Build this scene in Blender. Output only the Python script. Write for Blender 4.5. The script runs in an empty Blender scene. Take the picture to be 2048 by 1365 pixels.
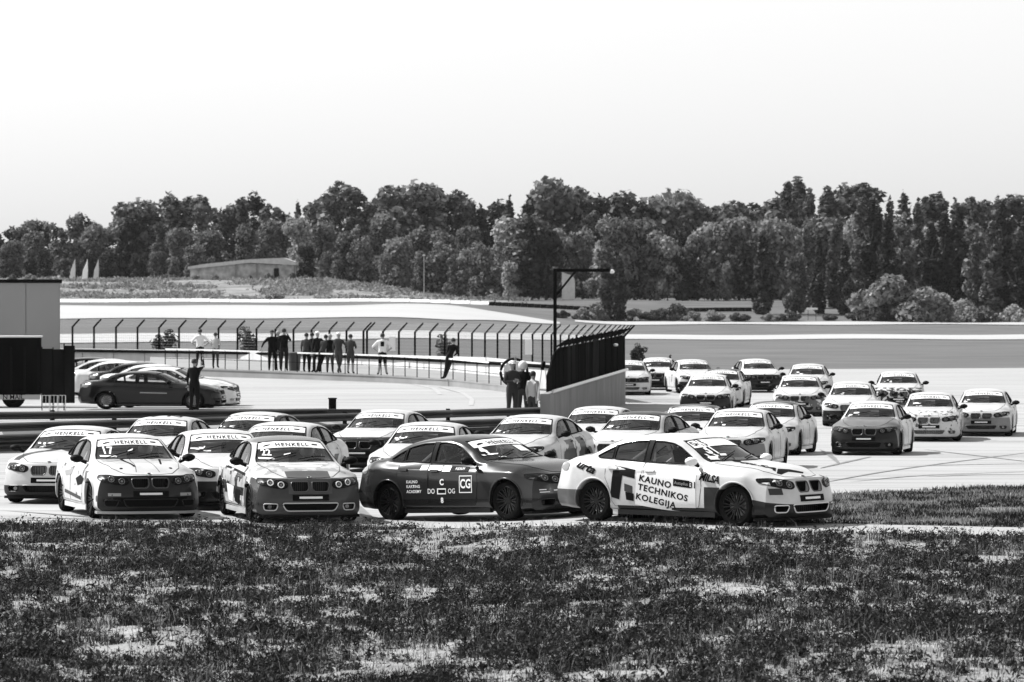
import bpy, bmesh, math, random
import numpy as np
from mathutils import Vector, Matrix
from mathutils.bvhtree import BVHTree

# ------------------------------------------------------------------ camera, sky, sun, exposure
SC = bpy.context.scene
COL = SC.collection
F = 150.0 / 36.0 * 2048.0            # focal length in pixels of the 2048 px wide photograph
CAMZ = 3.65
HOR = 600.0
cam_d = bpy.data.cameras.new('camera')
cam = bpy.data.objects.new('camera', cam_d); COL.objects.link(cam)
cam.location = (0, 0, CAMZ)
cam.rotation_euler = (math.radians(90), 0, 0)
cam_d.lens = 150.0; cam_d.sensor_width = 36.0; cam_d.sensor_fit = 'HORIZONTAL'
cam_d.shift_y = -(682.5 - HOR) / 2048.0
cam_d.clip_start = 0.5; cam_d.clip_end = 12000
cam_d.dof.use_dof = True; cam_d.dof.focus_distance = 72.0; cam_d.dof.aperture_fstop = 6.3
SC.camera = cam

SUN_DIR = Vector((-0.68, 0.36, 0.82)).normalized()      # towards the sun: left, behind the cars, high
sun_el = math.asin(SUN_DIR.z); sun_az = math.atan2(SUN_DIR.x, SUN_DIR.y)
world = bpy.data.worlds.new('World'); SC.world = world; world.use_nodes = True
wn = world.node_tree.nodes; wl = world.node_tree.links
wn.clear()
w_out = wn.new('ShaderNodeOutputWorld'); w_bg = wn.new('ShaderNodeBackground')
w_sky = wn.new('ShaderNodeTexSky'); w_sky.sky_type = 'NISHITA'; w_sky.sun_disc = False
w_sky.sun_elevation = sun_el; w_sky.sun_rotation = sun_az; w_sky.dust_density = 0.4; w_sky.air_density = 2.4
w_bw = wn.new('ShaderNodeRGBToBW')
wl.new(w_sky.outputs[0], w_bw.inputs[0]); wl.new(w_bw.outputs[0], w_bg.inputs[0])
w_bg.inputs[1].default_value = 0.102
wl.new(w_bg.outputs[0], w_out.inputs[0])

sun_d = bpy.data.lights.new('sun', 'SUN'); sun_d.energy = 5.0; sun_d.angle = math.radians(0.5)
sun_d.color = (1, 1, 1)
sun = bpy.data.objects.new('sun', sun_d); COL.objects.link(sun)
sun.rotation_euler = (-SUN_DIR).to_track_quat('-Z', 'Y').to_euler()

SC.view_settings.view_transform = 'Standard'; SC.view_settings.look = 'None'
SC.view_settings.gamma = 1.0; SC.view_settings.use_curve_mapping = False
SC.view_settings.exposure = 0.62
try:
    SC.cycles.max_bounces = 6; SC.cycles.diffuse_bounces = 3; SC.cycles.glossy_bounces = 3
    SC.cycles.transparent_max_bounces = 12; SC.cycles.transmission_bounces = 4
    SC.cycles.caustics_reflective = False; SC.cycles.caustics_refractive = False
    SC.cycles.sample_clamp_indirect = 6.0
    SC.cycles.volume_step_rate = 4.0
except Exception:
    pass

rng = random.Random(7)
nprng = np.random.RandomState(11)
GREYINT = 0

# ------------------------------------------------------------------ helpers
def tag(o, label=None, cat=None, group=None, kind=None):
    if label: o['label'] = label
    if cat: o['category'] = cat
    if group: o['group'] = group
    if kind: o['kind'] = kind
    return o

def empty(name, loc=(0, 0, 0), rz=0.0, parent=None):
    o = bpy.data.objects.new(name, None); COL.objects.link(o)
    o.empty_display_size = 0.2
    o.location = loc; o.rotation_euler = (0, 0, rz)
    if parent: o.parent = parent
    return o

def link(name, me, parent=None, mats=None, loc=None, rot=None):
    o = bpy.data.objects.new(name, me); COL.objects.link(o)
    if parent: o.parent = parent
    if mats is not None:
        if not isinstance(mats, (list, tuple)): mats = [mats]
        for m in mats:
            if len(me.materials) < len(mats): me.materials.append(m)
    if loc is not None: o.location = loc
    if rot is not None: o.rotation_euler = rot
    return o

def set_mat(o, i, m):
    o.material_slots[i].link = 'OBJECT'; o.material_slots[i].material = m

class MB:
    """collects simple shapes and links them as one mesh"""
    def __init__(s): s.v = []; s.f = []; s.mi = []
    def add(s, vs, fs, mi=0):
        b = len(s.v); s.v.extend([tuple(p) for p in vs])
        for f in fs: s.f.append(tuple(b + i for i in f)); s.mi.append(mi)
        return s
    def box(s, x0, x1, y0, y1, z0, z1, mi=0, rot=None, c=None):
        vs = [Vector(p) for p in ((x0,y0,z0),(x1,y0,z0),(x1,y1,z0),(x0,y1,z0),(x0,y0,z1),(x1,y0,z1),(x1,y1,z1),(x0,y1,z1))]
        if rot is not None:
            c = Vector(c) if c else Vector(((x0+x1)/2,(y0+y1)/2,(z0+z1)/2))
            vs = [rot @ (p - c) + c for p in vs]
        return s.add(vs, [(0,3,2,1),(4,5,6,7),(0,1,5,4),(1,2,6,5),(2,3,7,6),(3,0,4,7)], mi)
    def tube(s, pts, r, n=8, mi=0, caps=True, closed=False):
        pts = [Vector(p) for p in pts]; rr = r if isinstance(r, (list, tuple)) else [r]*len(pts)
        vs = []; fs = []; up = Vector((0, 0, 1)); N = len(pts)
        for i, p in enumerate(pts):
            if closed: d = pts[(i+1) % N] - pts[i-1]
            else: d = pts[min(i+1, N-1)] - pts[max(i-1, 0)]
            d.normalize()
            a = d.cross(up)
            if a.length < 1e-3: a = d.cross(Vector((1, 0, 0)))
            a.normalize(); b = a.cross(d).normalized()
            for k in range(n):
                t = 2*math.pi*k/n
                vs.append(p + (a*math.cos(t) + b*math.sin(t))*rr[i])
        for i in range(N if closed else N-1):
            j = (i+1) % N
            for k in range(n):
                fs.append((i*n+k, i*n+(k+1) % n, j*n+(k+1) % n, j*n+k))
        if caps and not closed:
            fs.append(tuple(range(n))[::-1]); fs.append(tuple((N-1)*n+k for k in range(n)))
        return s.add(vs, fs, mi)
    def lathe(s, prof, n=24, axis='y', mi=0, c=(0,0,0), closed=False):
        vs = []; fs = []; m = len(prof)
        for k in range(n):
            t = 2*math.pi*k/n
            for (r, h) in prof:
                a, b = r*math.cos(t), r*math.sin(t)
                p = (a, h, b) if axis == 'y' else ((a, b, h) if axis == 'z' else (h, a, b))
                vs.append((p[0]+c[0], p[1]+c[1], p[2]+c[2]))
        for k in range(n):
            k2 = (k+1) % n
            for i in range(m if closed else m-1):
                j = (i+1) % m
                fs.append((k*m+i, k*m+j, k2*m+j, k2*m+i))
        return s.add(vs, fs, mi)
    def mesh(s, name, smooth=False, angle=None):
        me = bpy.data.meshes.new(name); me.from_pydata(s.v, [], s.f); me.update()
        if any(s.mi): me.polygons.foreach_set('material_index', s.mi)
        if smooth:
            me.polygons.foreach_set('use_smooth', [True]*len(me.polygons))
            if angle: 
                try: me.set_sharp_from_angle(angle=math.radians(angle))
                except Exception: pass
        return me
    def build(s, name, mats, parent=None, smooth=False, angle=None, loc=None, rot=None):
        return link(name, s.mesh(name, smooth, angle), parent, mats, loc, rot)

def np_mesh(name, v, faces, smooth=False, mat_idx=None):
    """v (N,3), faces (M,k) all the same k"""
    me = bpy.data.meshes.new(name)
    k = faces.shape[1]
    me.vertices.add(len(v)); me.vertices.foreach_set('co', v.astype(np.float32).ravel())
    me.loops.add(faces.size); me.loops.foreach_set('vertex_index', faces.astype(np.int32).ravel())
    me.polygons.add(len(faces))
    me.polygons.foreach_set('loop_start', (np.arange(len(faces))*k).astype(np.int32))
    me.polygons.foreach_set('loop_total', np.full(len(faces), k, np.int32))
    if smooth: me.polygons.foreach_set('use_smooth', np.ones(len(faces), bool))
    if mat_idx is not None: me.polygons.foreach_set('material_index', mat_idx.astype(np.int32))
    me.update(calc_edges=True); me.validate()
    return me

# ------------------------------------------------------------------ materials (all neutral: the place is seen in black and white)
def g3(v): return (v, v, v, 1.0)
MATS = {}
def mat(name, col, rough=0.6, metal=0.0, coat=0.0, spec=0.5, noise=None, bump=None, emit=None, transl=0.0):
    """noise = (scale, low, high[, stretch xyz]) multiplies the colour; bump = (scale, strength, distance)"""
    if name in MATS: return MATS[name]
    m = bpy.data.materials.new(name); m.use_nodes = True
    nt = m.node_tree; N = nt.nodes; L = nt.links
    b = N['Principled BSDF']
    b.inputs['Base Color'].default_value = g3(col); b.inputs['Roughness'].default_value = rough
    b.inputs['Metallic'].default_value = metal; b.inputs['Specular IOR Level'].default_value = spec
    if coat: b.inputs['Coat Weight'].default_value = coat; b.inputs['Coat Roughness'].default_value = 0.06
    tc = N.new('ShaderNodeTexCoord')
    if noise:
        mp = N.new('ShaderNodeMapping'); L.new(tc.outputs['Object'], mp.inputs[0])
        if len(noise) > 3: mp.inputs['Scale'].default_value = noise[3]
        nz = N.new('ShaderNodeTexNoise'); nz.inputs['Scale'].default_value = noise[0]; nz.inputs['Detail'].default_value = 6
        L.new(mp.outputs[0], nz.inputs['Vector'])
        mr = N.new('ShaderNodeMapRange'); mr.inputs[1].default_value = 0.3; mr.inputs[2].default_value = 0.7
        mr.inputs[3].default_value = col*noise[1]; mr.inputs[4].default_value = col*noise[2]
        L.new(nz.outputs[0], mr.inputs[0]); L.new(mr.outputs[0], b.inputs['Base Color'])
    if bump:
        n2 = N.new('ShaderNodeTexNoise'); n2.inputs['Scale'].default_value = bump[0]; n2.inputs['Detail'].default_value = 5
        L.new(tc.outputs['Object'], n2.inputs['Vector'])
        bp = N.new('ShaderNodeBump'); bp.inputs['Strength'].default_value = bump[1]; bp.inputs['Distance'].default_value = bump[2]
        L.new(n2.outputs[0], bp.inputs['Height']); L.new(bp.outputs[0], b.inputs['Normal'])
    if emit:
        b.inputs['Emission Color'].default_value = g3(1.0); b.inputs['Emission Strength'].default_value = emit
    MATS[name] = m
    return m

def mat_leaf(name, lo, hi, scale=0.6, trans=0.35):
    m = bpy.data.materials.new(name); m.use_nodes = True
    nt = m.node_tree; N = nt.nodes; L = nt.links; N.clear()
    out = N.new('ShaderNodeOutputMaterial')
    tc = N.new('ShaderNodeTexCoord'); geo = N.new('ShaderNodeNewGeometry')
    nz = N.new('ShaderNodeTexNoise'); nz.inputs['Scale'].default_value = scale; nz.inputs['Detail'].default_value = 3
    L.new(tc.outputs['Object'], nz.inputs['Vector'])
    oi = N.new('ShaderNodeObjectInfo')
    add = N.new('ShaderNodeMath'); add.operation = 'ADD'
    L.new(nz.outputs[0], add.inputs[0])
    mo = N.new('ShaderNodeMath'); mo.operation = 'MULTIPLY_ADD'; mo.inputs[1].default_value = 0.5; mo.inputs[2].default_value = -0.25
    L.new(geo.outputs['Random Per Island'], mo.inputs[0]); L.new(mo.outputs[0], add.inputs[1])
    mr = N.new('ShaderNodeMapRange'); mr.inputs[1].default_value = 0.25; mr.inputs[2].default_value = 0.75
    mr.inputs[3].default_value = lo; mr.inputs[4].default_value = hi
    L.new(add.outputs[0], mr.inputs[0])
    ob = N.new('ShaderNodeMapRange'); ob.inputs[3].default_value = 0.75; ob.inputs[4].default_value = 1.3
    L.new(oi.outputs['Random'], ob.inputs[0])
    mul = N.new('ShaderNodeMath'); mul.operation = 'MULTIPLY'
    L.new(mr.outputs[0], mul.inputs[0]); L.new(ob.outputs[0], mul.inputs[1])
    d = N.new('ShaderNodeBsdfDiffuse'); t = N.new('ShaderNodeBsdfTranslucent')
    gl = N.new('ShaderNodeBsdfGlossy'); gl.inputs['Roughness'].default_value = 0.55; gl.inputs['Color'].default_value = g3(0.8)
    L.new(mul.outputs[0], d.inputs[0]); L.new(mul.outputs[0], t.inputs[0])
    mx = N.new('ShaderNodeMixShader'); mx.inputs[0].default_value = trans
    L.new(d.outputs[0], mx.inputs[1]); L.new(t.outputs[0], mx.inputs[2])
    m2 = N.new('ShaderNodeMixShader'); m2.inputs[0].default_value = 0.02
    L.new(mx.outputs[0], m2.inputs[1]); L.new(gl.outputs[0], m2.inputs[2])
    L.new(m2.outputs[0], out.inputs[0])
    return m

def mat_glass(name, tint, refl=1.0):
    m = bpy.data.materials.new(name); m.use_nodes = True
    nt = m.node_tree; N = nt.nodes; L = nt.links; N.clear()
    out = N.new('ShaderNodeOutputMaterial')
    tr = N.new('ShaderNodeBsdfTransparent'); tr.inputs[0].default_value = g3(tint)
    gl = N.new('ShaderNodeBsdfGlossy'); gl.inputs['Roughness'].default_value = 0.03; gl.inputs[0].default_value = g3(0.95)
    fr = N.new('ShaderNodeFresnel'); fr.inputs[0].default_value = 1.45
    mul = N.new('ShaderNodeMath'); mul.operation = 'MULTIPLY'; mul.inputs[1].default_value = refl; mul.use_clamp = True
    L.new(fr.outputs[0], mul.inputs[0])
    mx = N.new('ShaderNodeMixShader'); L.new(mul.outputs[0], mx.inputs[0])
    L.new(tr.outputs[0], mx.inputs[1]); L.new(gl.outputs[0], mx.inputs[2]); L.new(mx.outputs[0], out.inputs[0])
    return m

def sstep(a, b, x):
    t = np.clip((np.asarray(x, float)-a)/(b-a), 0, 1); return t*t*(3-2*t)

def pchip(xs, ys, q):
    xs = np.asarray(xs, float); ys = np.asarray(ys, float); q = np.asarray(q, float)
    h = np.diff(xs); d = np.diff(ys)/h
    m = np.zeros(len(xs)); m[0] = d[0]; m[-1] = d[-1]
    for i in range(1, len(xs)-1):
        if d[i-1]*d[i] > 0:
            w1 = 2*h[i]+h[i-1]; w2 = h[i]+2*h[i-1]
            m[i] = (w1+w2)/(w1/d[i-1]+w2/d[i])
    i = np.clip(np.searchsorted(xs, q)-1, 0, len(xs)-2)
    t = np.clip((q-xs[i])/h[i], 0, 1)
    return ((2*t**3-3*t**2+1)*ys[i] + (t**3-2*t**2+t)*h[i]*m[i] + (-2*t**3+3*t**2)*ys[i+1] + (t**3-t**2)*h[i]*m[i+1])
# ------------------------------------------------------------------ terrain heights
def zy(D, y): return CAMZ-(y-HOR)*D/F
Rt = [(20,0),(60,0),(68,0),(74,-.03),(100,-.27),(115,-.42),(130,-.42),(147,-.30),(160,-.25),(178,-.2),(255,-.45),(400,zy(400,690)),(440,zy(440,682)),(500,zy(500,671)),(560,zy(560,656)),(600,zy(600,645)),(625,zy(625,628)),(655,zy(655,603)),(700,zy(700,598)),(800,zy(800,592)),(900,zy(900,585)),(4000,40)]
Lt = [(20,0),(60,0),(68,0),(74,-.03),(100,-.27),(112,-.40),(115,.15),(122,.22),(130,.12),(147,-.04),(170,.02),(185,.14),(200,.2),(300,.13),(340,.1),(430,zy(430,668)),(500,zy(500,640)),(620,zy(620,611)),(640,zy(640,600)),(660,zy(660,588)),(690,zy(690,563)),(720,zy(720,557)),(900,zy(900,550)),(4000,50)]
Mt = Lt[:17]+[(640,zy(640,601)),(700,zy(700,597)),(800,zy(800,592)),(900,zy(900,585)),(4000,40)]
BX = [(60,-40),(105,-19),(113,-13.5),(130,1.1),(160,4.25),(184,-.5),(200,-4),(300,0),(4000,0)]
BW = [(0,1.5),(113,2.5),(160,2.5),(184,3),(230,14),(300,18),(600,22),(4000,60)]
def zt(X, D):
    X = np.asarray(X, float); D = np.asarray(D, float)
    u = 1024+F*X/np.maximum(D, 1)
    zl = np.interp(D, *zip(*Lt)); zm = np.interp(D, *zip(*Mt)); zr = np.interp(D, *zip(*Rt))
    t1 = sstep(640, 985, u)
    zL = zl*(1-t1)+zm*t1
    b = np.interp(D, *zip(*BX)); w = np.interp(D, *zip(*BW))
    t = 1-np.clip((b-X)/w, 0, 1); t = np.where(D > 230, sstep(-9*D/300, 9*D/300, X), t*t*(3-2*t))
    z = zL*(1-t)+zr*t
    z = z + .18*sstep(-1.5, 2, X)*(1-sstep(69, 84, D))
    z = z + .06*np.sin(X*.23+D*.11)*sstep(300, 500, D)
    return z
def Z(X, D): return float(zt(X, D))
def ux(u, D): return (u-1024)*D/F
def pt(u, D, dz=0.0):
    X = ux(u, D); return Vector((X, D, Z(X, D)+dz))
def ground_D(u, y, lo=45, hi=900):
    """distance at which the ground is seen at picture row y"""
    Ds = np.linspace(lo, hi, 4000); X = (u-1024)*Ds/F
    yy = HOR-(zt(X, Ds)-CAMZ)*F/Ds
    i = np.where(yy <= y)[0]
    return float(Ds[i[0]]) if len(i) else hi

def drape(name, Dlist, xl, xr, nx, mats, dz, kind='structure'):
    """sheet between left edge xl(D) and right edge xr(D) laid on the terrain"""
    Ds = np.array(Dlist, float); V = []; 
    for D in Ds:
        xs = np.linspace(xl(D), xr(D), nx+1)
        V.append(np.column_stack([xs, np.full(nx+1, D), zt(xs, np.full(nx+1, D))+dz]))
    V = np.vstack(V); n = nx+1; R = len(Ds)
    idx = np.arange(R*n).reshape(R, n)
    Fc = np.stack([idx[:-1, :-1].ravel(), idx[:-1, 1:].ravel(), idx[1:, 1:].ravel(), idx[1:, :-1].ravel()], 1)
    me = np_mesh(name, V, Fc, smooth=True)
    o = link(name, me, None, mats); o['kind'] = kind
    return o
def strip(name, pts, w, mats, dz, parent=None, kind='structure'):
    """thin painted line following points (X, D) with width w (number or list)"""
    P = [Vector((p[0], p[1])) for p in pts]; V = []; Fc = []
    for i, p in enumerate(P):
        d = (P[min(i+1, len(P)-1)]-P[max(i-1, 0)]).normalized(); n = Vector((-d.y, d.x))
        ww = w[i] if isinstance(w, (list, tuple)) else w
        for s in (-.5, .5):
            q = p+n*ww*s; V.append((q.x, q.y, Z(q.x, q.y)+dz))
    for i in range(len(P)-1): Fc.append((2*i, 2*i+1, 2*i+3, 2*i+2))
    me = bpy.data.meshes.new(name); me.from_pydata(V, [], Fc)
    for p in me.polygons:
        if p.normal.z < 0: p.flip()
    o = link(name, me, parent, mats)
    if kind: o['kind'] = kind
    return o

M_soil = mat('dry_soil', .26, .95, noise=(2.6, .55, 1.3, (.6, 1, 1)), bump=(9, .8, .06))
def asphalt_mat(name, col, sc=1.0):
    m = mat(name, col, .78, noise=(.35, .90, 1.10, (.25, 1.2, 1)), spec=.35)
    nt = m.node_tree; N = nt.nodes; L = nt.links; b = N['Principled BSDF']
    tc = N.new('ShaderNodeTexCoord')
    # fine aggregate and drifting tyre streaks
    n1 = N.new('ShaderNodeTexNoise'); n1.inputs['Scale'].default_value = 55; n1.inputs['Detail'].default_value = 4
    L.new(tc.outputs['Object'], n1.inputs['Vector'])
    mp = N.new('ShaderNodeMapping'); mp.inputs['Scale'].default_value = (.05, .9, 1); mp.inputs['Rotation'].default_value = (0, 0, .12)
    L.new(tc.outputs['Object'], mp.inputs[0])
    n2 = N.new('ShaderNodeTexNoise'); n2.inputs['Scale'].default_value = 2.2; n2.inputs['Detail'].default_value = 4; L.new(mp.outputs[0], n2.inputs['Vector'])
    old = b.inputs['Base Color'].links[0].from_socket
    r1 = N.new('ShaderNodeMapRange'); r1.inputs[3].default_value = .86; r1.inputs[4].default_value = 1.14; L.new(n1.outputs[0], r1.inputs[0])
    r2 = N.new('ShaderNodeMapRange'); r2.inputs[1].default_value = .52; r2.inputs[2].default_value = .68; r2.inputs[3].default_value = 1.0; r2.inputs[4].default_value = .58; L.new(n2.outputs[0], r2.inputs[0])
    a = N.new('ShaderNodeMath'); a.operation = 'MULTIPLY'; L.new(r1.outputs[0], a.inputs[0]); L.new(r2.outputs[0], a.inputs[1])
    c = N.new('ShaderNodeMath'); c.operation = 'MULTIPLY'; L.new(a.outputs[0], c.inputs[0]); L.new(old, c.inputs[1])
    L.new(c.outputs[0], b.inputs['Base Color'])
    return m
M_asph = asphalt_mat('asphalt', .34)
M_pit = asphalt_mat('pit_asphalt', .34)
M_far = mat('far_asphalt', .38, .8, noise=(.05, .92, 1.06, (.2, 1, 1)))
M_field = mat('field_grass', .085, .95, noise=(.8, .62, 1.35, (.14, .35, 1)))
M_hill = mat('hill_grass', .20, .95, noise=(.5, .5, 1.35, (.5, .6, 1)), bump=(1.5, .8, .3))
M_line = mat('road_paint', .40, .6, noise=(3, .75, 1.05))
M_skid = mat('skid_rubber', .17, .7, noise=(6, .7, 1.3))

# ground sheet: near rows fine, far rows coarse, reaching the horizon
rowsD = list(np.arange(20, 66, 1.0))+list(np.arange(66, 270, 2.0))+list(np.arange(270, 760, 4.0))+list(np.arange(760, 1000, 20))+[1100, 1300, 1700, 2300, 3000, 4000]
def gx(D, s): return s*(max(30, D*.19))
g = drape('ground', rowsD, lambda D: gx(D, -1), lambda D: gx(D, 1), 120, [M_soil, M_field, M_hill], -.012)
mi = []
for p in g.data.polygons:
    x, D, z = p.center
    mi.append(0 if D < 110 else (2 if (D > 636 and x < 1) else 1))
g.data.polygons.foreach_set('material_index', mi)

def near_D(X): return np.interp(X, [-40, -8.5, -2.7, 0, 3, 8.0, 40], [72.5, 69.3, 68.2, 66.6, 63.8, 61.9, 54])
# race track: the near edge runs slightly across, so rows are laid parallel to it and stretch to the far edge
def far_edge(X): return np.interp(X, [-60, -20, 4, 6, 9, 14, 33, 60], [205, 205, 205, 215, 235, 250, 257, 257])
nx = 90; xs = np.concatenate([np.linspace(-45, -9, 15), np.linspace(-8.5, 9, 46), np.linspace(9.5, 60, 35)])
V = []; tt = np.linspace(0, 1, 110)
for x in xs:
    d = near_D(x)+(far_edge(x)-near_D(x))*tt
    V.append(np.column_stack([np.full(len(d), x), d, zt(np.full(len(d), x), d)+.004]))
V = np.vstack(V); idx = np.arange(len(V)).reshape(len(xs), len(tt))
Fc = np.stack([idx[:-1, :-1].ravel(), idx[1:, :-1].ravel(), idx[1:, 1:].ravel(), idx[:-1, 1:].ravel()], 1)
o = link('race_track', np_mesh('race_track', V, Fc, True), None, [M_asph]); o['kind'] = 'structure'
# pit lane behind the guard rail
drape('pit_lane', np.arange(118, 204, 2.0), lambda D: -42, lambda D: float(np.interp(D, *zip(*BX)))-.9, 40, [M_pit], .010)
# far straights
def farroad(name, uu, D0, D1, dz):
    V = []; tt = np.linspace(0, 1, 14); us = np.linspace(uu[0], uu[-1], 60)
    for u in us:
        a, b = np.interp(u, uu, D0), np.interp(u, uu, D1)
        d = a+(b-a)*tt; x = (u-1024)*d/F
        V.append(np.column_stack([x, d, zt(x, d)+dz]))
    V = np.vstack(V); idx = np.arange(len(V)).reshape(len(us), len(tt))
    Fc = np.stack([idx[:-1, :-1].ravel(), idx[1:, :-1].ravel(), idx[1:, 1:].ravel(), idx[:-1, 1:].ravel()], 1)
    o = link(name, np_mesh(name, V, Fc, True), None, [M_far]); o['kind'] = 'structure'
farroad('far_road', [-600, 100, 560, 1000, 1260, 2700], [345, 345, 360, 400, 450, 455], [425, 425, 430, 452, 500, 505], .06)
farroad('far_road', [-600, 100, 600, 900, 1120], [505, 505, 508, 515, 555], [612, 612, 614, 616, 565], .08)
farroad('service_road', [1150, 1300, 2700], [578, 580, 580], [596, 600, 600], .08)

# infield grass patch inside the bend
def patch_sheet(name, pts_low, pts_up, mats, dz, n=60, m=12):
    V = []
    xs = np.linspace(pts_low[0][0], pts_low[-1][0], n)
    lo = np.interp(xs, *zip(*pts_low)); up = np.interp(xs, *zip(*pts_up))
    for x, a, b in zip(xs, lo, up):
        d = np.linspace(a, b, m); V.append(np.column_stack([np.full(m, x), d, zt(np.full(m, x), d)+dz]))
    V = np.vstack(V); idx = np.arange(len(V)).reshape(n, m)
    Fc = np.stack([idx[:-1, :-1].ravel(), idx[1:, :-1].ravel(), idx[1:, 1:].ravel(), idx[:-1, 1:].ravel()], 1)
    o = link(name, np_mesh(name, V, Fc, True), None, mats); o['kind'] = 'structure'; return o
gd = lambda u, y: (ux(u, ground_D(u, y, 58, 200)), ground_D(u, y, 58, 200))
INF_LO = [gd(1215, 1036), gd(1400, 1040), gd(1660, 1048), gd(2048, 1056), (30, 60)]
INF_UP = [gd(1215, 1035.5), gd(1400, 1012), gd(1655, 992), gd(1850, 982), gd(2048, 974), (30, 103)]
patch_sheet('infield_verge', INF_LO, INF_UP, [mat('verge_soil', .14, .95, noise=(2.0, .5, 1.3, (.4, 1, 1)), bump=(10, .5, .03))], .012)
# painted edge line along the near side
xs = np.linspace(-3.5, 30, 60)
strip('edge_line', [(x, float(near_D(x))+.75) for x in xs], [min(.85, .25+.08*(x+3.5)) for x in xs], [M_line], .012)
# skid marks
def skid(pts, w=.16):
    P = [Vector((p[0], p[1])) for p in pts]; out = []
    for i in range(len(P)-1):
        for k in range(10):
            t = k/10; p0 = P[max(i-1, 0)]; p1 = P[i]; p2 = P[i+1]; p3 = P[min(i+2, len(P)-1)]
            out.append(tuple(.5*((2*p1)+(p2-p0)*t+(2*p0-5*p1+4*p2-p3)*t*t+(3*p1-p0-3*p2+p3)*t**3)))
    n = len(out)
    strip('skid_mark', out, [w*min(1, i/8+.15, (n-i)/8+.15) for i in range(n)], [M_skid], .014)
for px in ([(1640, 938), (1690, 926), (1745, 914)], [(1700, 965), (1850, 952), (2048, 945), (2200, 943)], [(1780, 935), (1950, 930), (2100, 928)], [(1640, 968), (1800, 940), (2100, 900)], [(1850, 955), (1950, 951), (2100, 950)], [(1640, 900), (1660, 912), (1680, 930)], [(0, 1034), (300, 1044), (640, 1050)], [(700, 1000), (730, 1030), (760, 1052)], [(0, 1040), (200, 1046), (420, 1047), (700, 1054)], [(0, 1022), (250, 1040), (500, 1050), (760, 1060)],
           [(1850, 900), (1950, 912), (2100, 930)]):
    skid([(ux(u, ground_D(u, y, 66, 250)), ground_D(u, y, 66, 250)) for u, y in px], rng.uniform(.10, .22))
for px in ([(880, 790), (868, 778), (820, 768)], [(942, 812), (944, 800), (925, 787), (880, 775)]):
    strip('lane_line', [(ux(u, ground_D(u, y, 118, 190)), ground_D(u, y, 118, 190)) for u, y in px], .18, [M_line], .02)
# ------------------------------------------------------------------ racing saloon: body surface
def tab(pairs):
    xs, ys = zip(*pairs); return lambda q: pchip(xs, ys, q)
def car_tables(coupe=False):
    T = {}
    T['z8'] = tab([(-2.4,.955),(-2.3,1.02),(-2.1,1.045),(-1.75,1.06),(-1.6,1.075),(-1.42,1.17),(-1.2,1.285),(-1.0,1.355),(-.6,1.40),(-.25,1.41),(.1,1.375),(.3,1.325),(.65,1.15),(1.0,.985),(1.12,.965),(1.5,.925),(1.85,.865),(2.05,.81),(2.2,.75)])
    T['y7'] = tab([(-2.4,.46),(-1.75,.5),(-1.65,.60),(-1.5,.655),(-1.1,.605),(-.6,.59),(0,.585),(.35,.615),(.75,.69),(.95,.62),(1.2,.53),(1.6,.46),(2.2,.40)])
    T['z7'] = tab([(-2.4,.92),(-1.75,1.05),(-1.62,1.055),(-1.5,1.09),(-1.25,1.215),(-1.0,1.29),(-.6,1.33),(-.2,1.335),(.08,1.29),(.4,1.155),(.75,.975),(1.0,.962),(1.4,.93),(1.8,.865),(2.05,.80),(2.2,.745)])
    T['y5'] = tab([(-2.4,.64),(-2.1,.70),(-1.75,.75),(-1.2,.775),(0,.785),(.8,.775),(1.2,.76),(1.6,.71),(1.9,.65),(2.2,.6)])
    T['z5'] = tab([(-2.4,.90),(-2.1,.975),(-1.75,1.01),(-1.2,.98),(0,.925),(.8,.895),(1.2,.89),(1.6,.86),(1.9,.81),(2.2,.72)])
    T['y4'] = tab([(-2.4,.72),(-2.1,.81),(-1.75,.865),(-1.3,.885),(-.6,.872),(0,.868),(.8,.872),(1.4,.885),(1.8,.85),(2.2,.78)])
    T['z4'] = tab([(-2.4,.84),(-1.75,.88),(-1.3,.87),(0,.80),(.8,.78),(1.4,.785),(1.8,.76),(2.2,.68)])
    T['y3'] = tab([(-2.4,.80),(-2.1,.875),(-1.75,.905),(-1.38,.915),(-.8,.895),(0,.89),(.8,.895),(1.38,.92),(1.8,.89),(2.2,.84)])
    T['z3'] = tab([(-2.4,.56),(0,.53),(2.2,.50)])
    T['y2'] = tab([(-2.4,.78),(-2.0,.86),(-1.4,.90),(-.8,.875),(.8,.875),(1.4,.90),(1.8,.885),(2.2,.85)])
    T['z2'] = tab([(-2.4,.27),(-1.6,.24),(0,.22),(1.5,.21),(2.2,.20)])
    T['z1'] = tab([(-2.4,.22),(-1.6,.19),(0,.17),(1.5,.14),(2.2,.135)])
    return T
CT = car_tables()
def sec_pts(xs, off=0.0, floor=None):
    """control points of the half section at station xs -> (9,2) y,z"""
    g = {k: float(f(np.array([xs]))[0]) for k, f in CT.items()}
    P = [(0, g['z1']), (g['y2']-.08, g['z1']), (g['y2'], g['z2']), (g['y3'], g['z3']), (g['y4'], g['z4']), (g['y5'], g['z5'])]
    y6 = .5*(g['y5']+g['y7']); z6 = .5*(g['z5']+g['z7'])
    cab = float(sstep(-1.7, -1.3, xs)*(1-sstep(.6, .9, xs)))
    y6 += .022*cab; z6 += .012*(1-cab)
    P += [(y6, z6), (g['y7'], g['z7']), (g['y7']*.55, g['z7']+(g['z8']-g['z7'])*.80), (0, g['z8'])]
    return P
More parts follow.
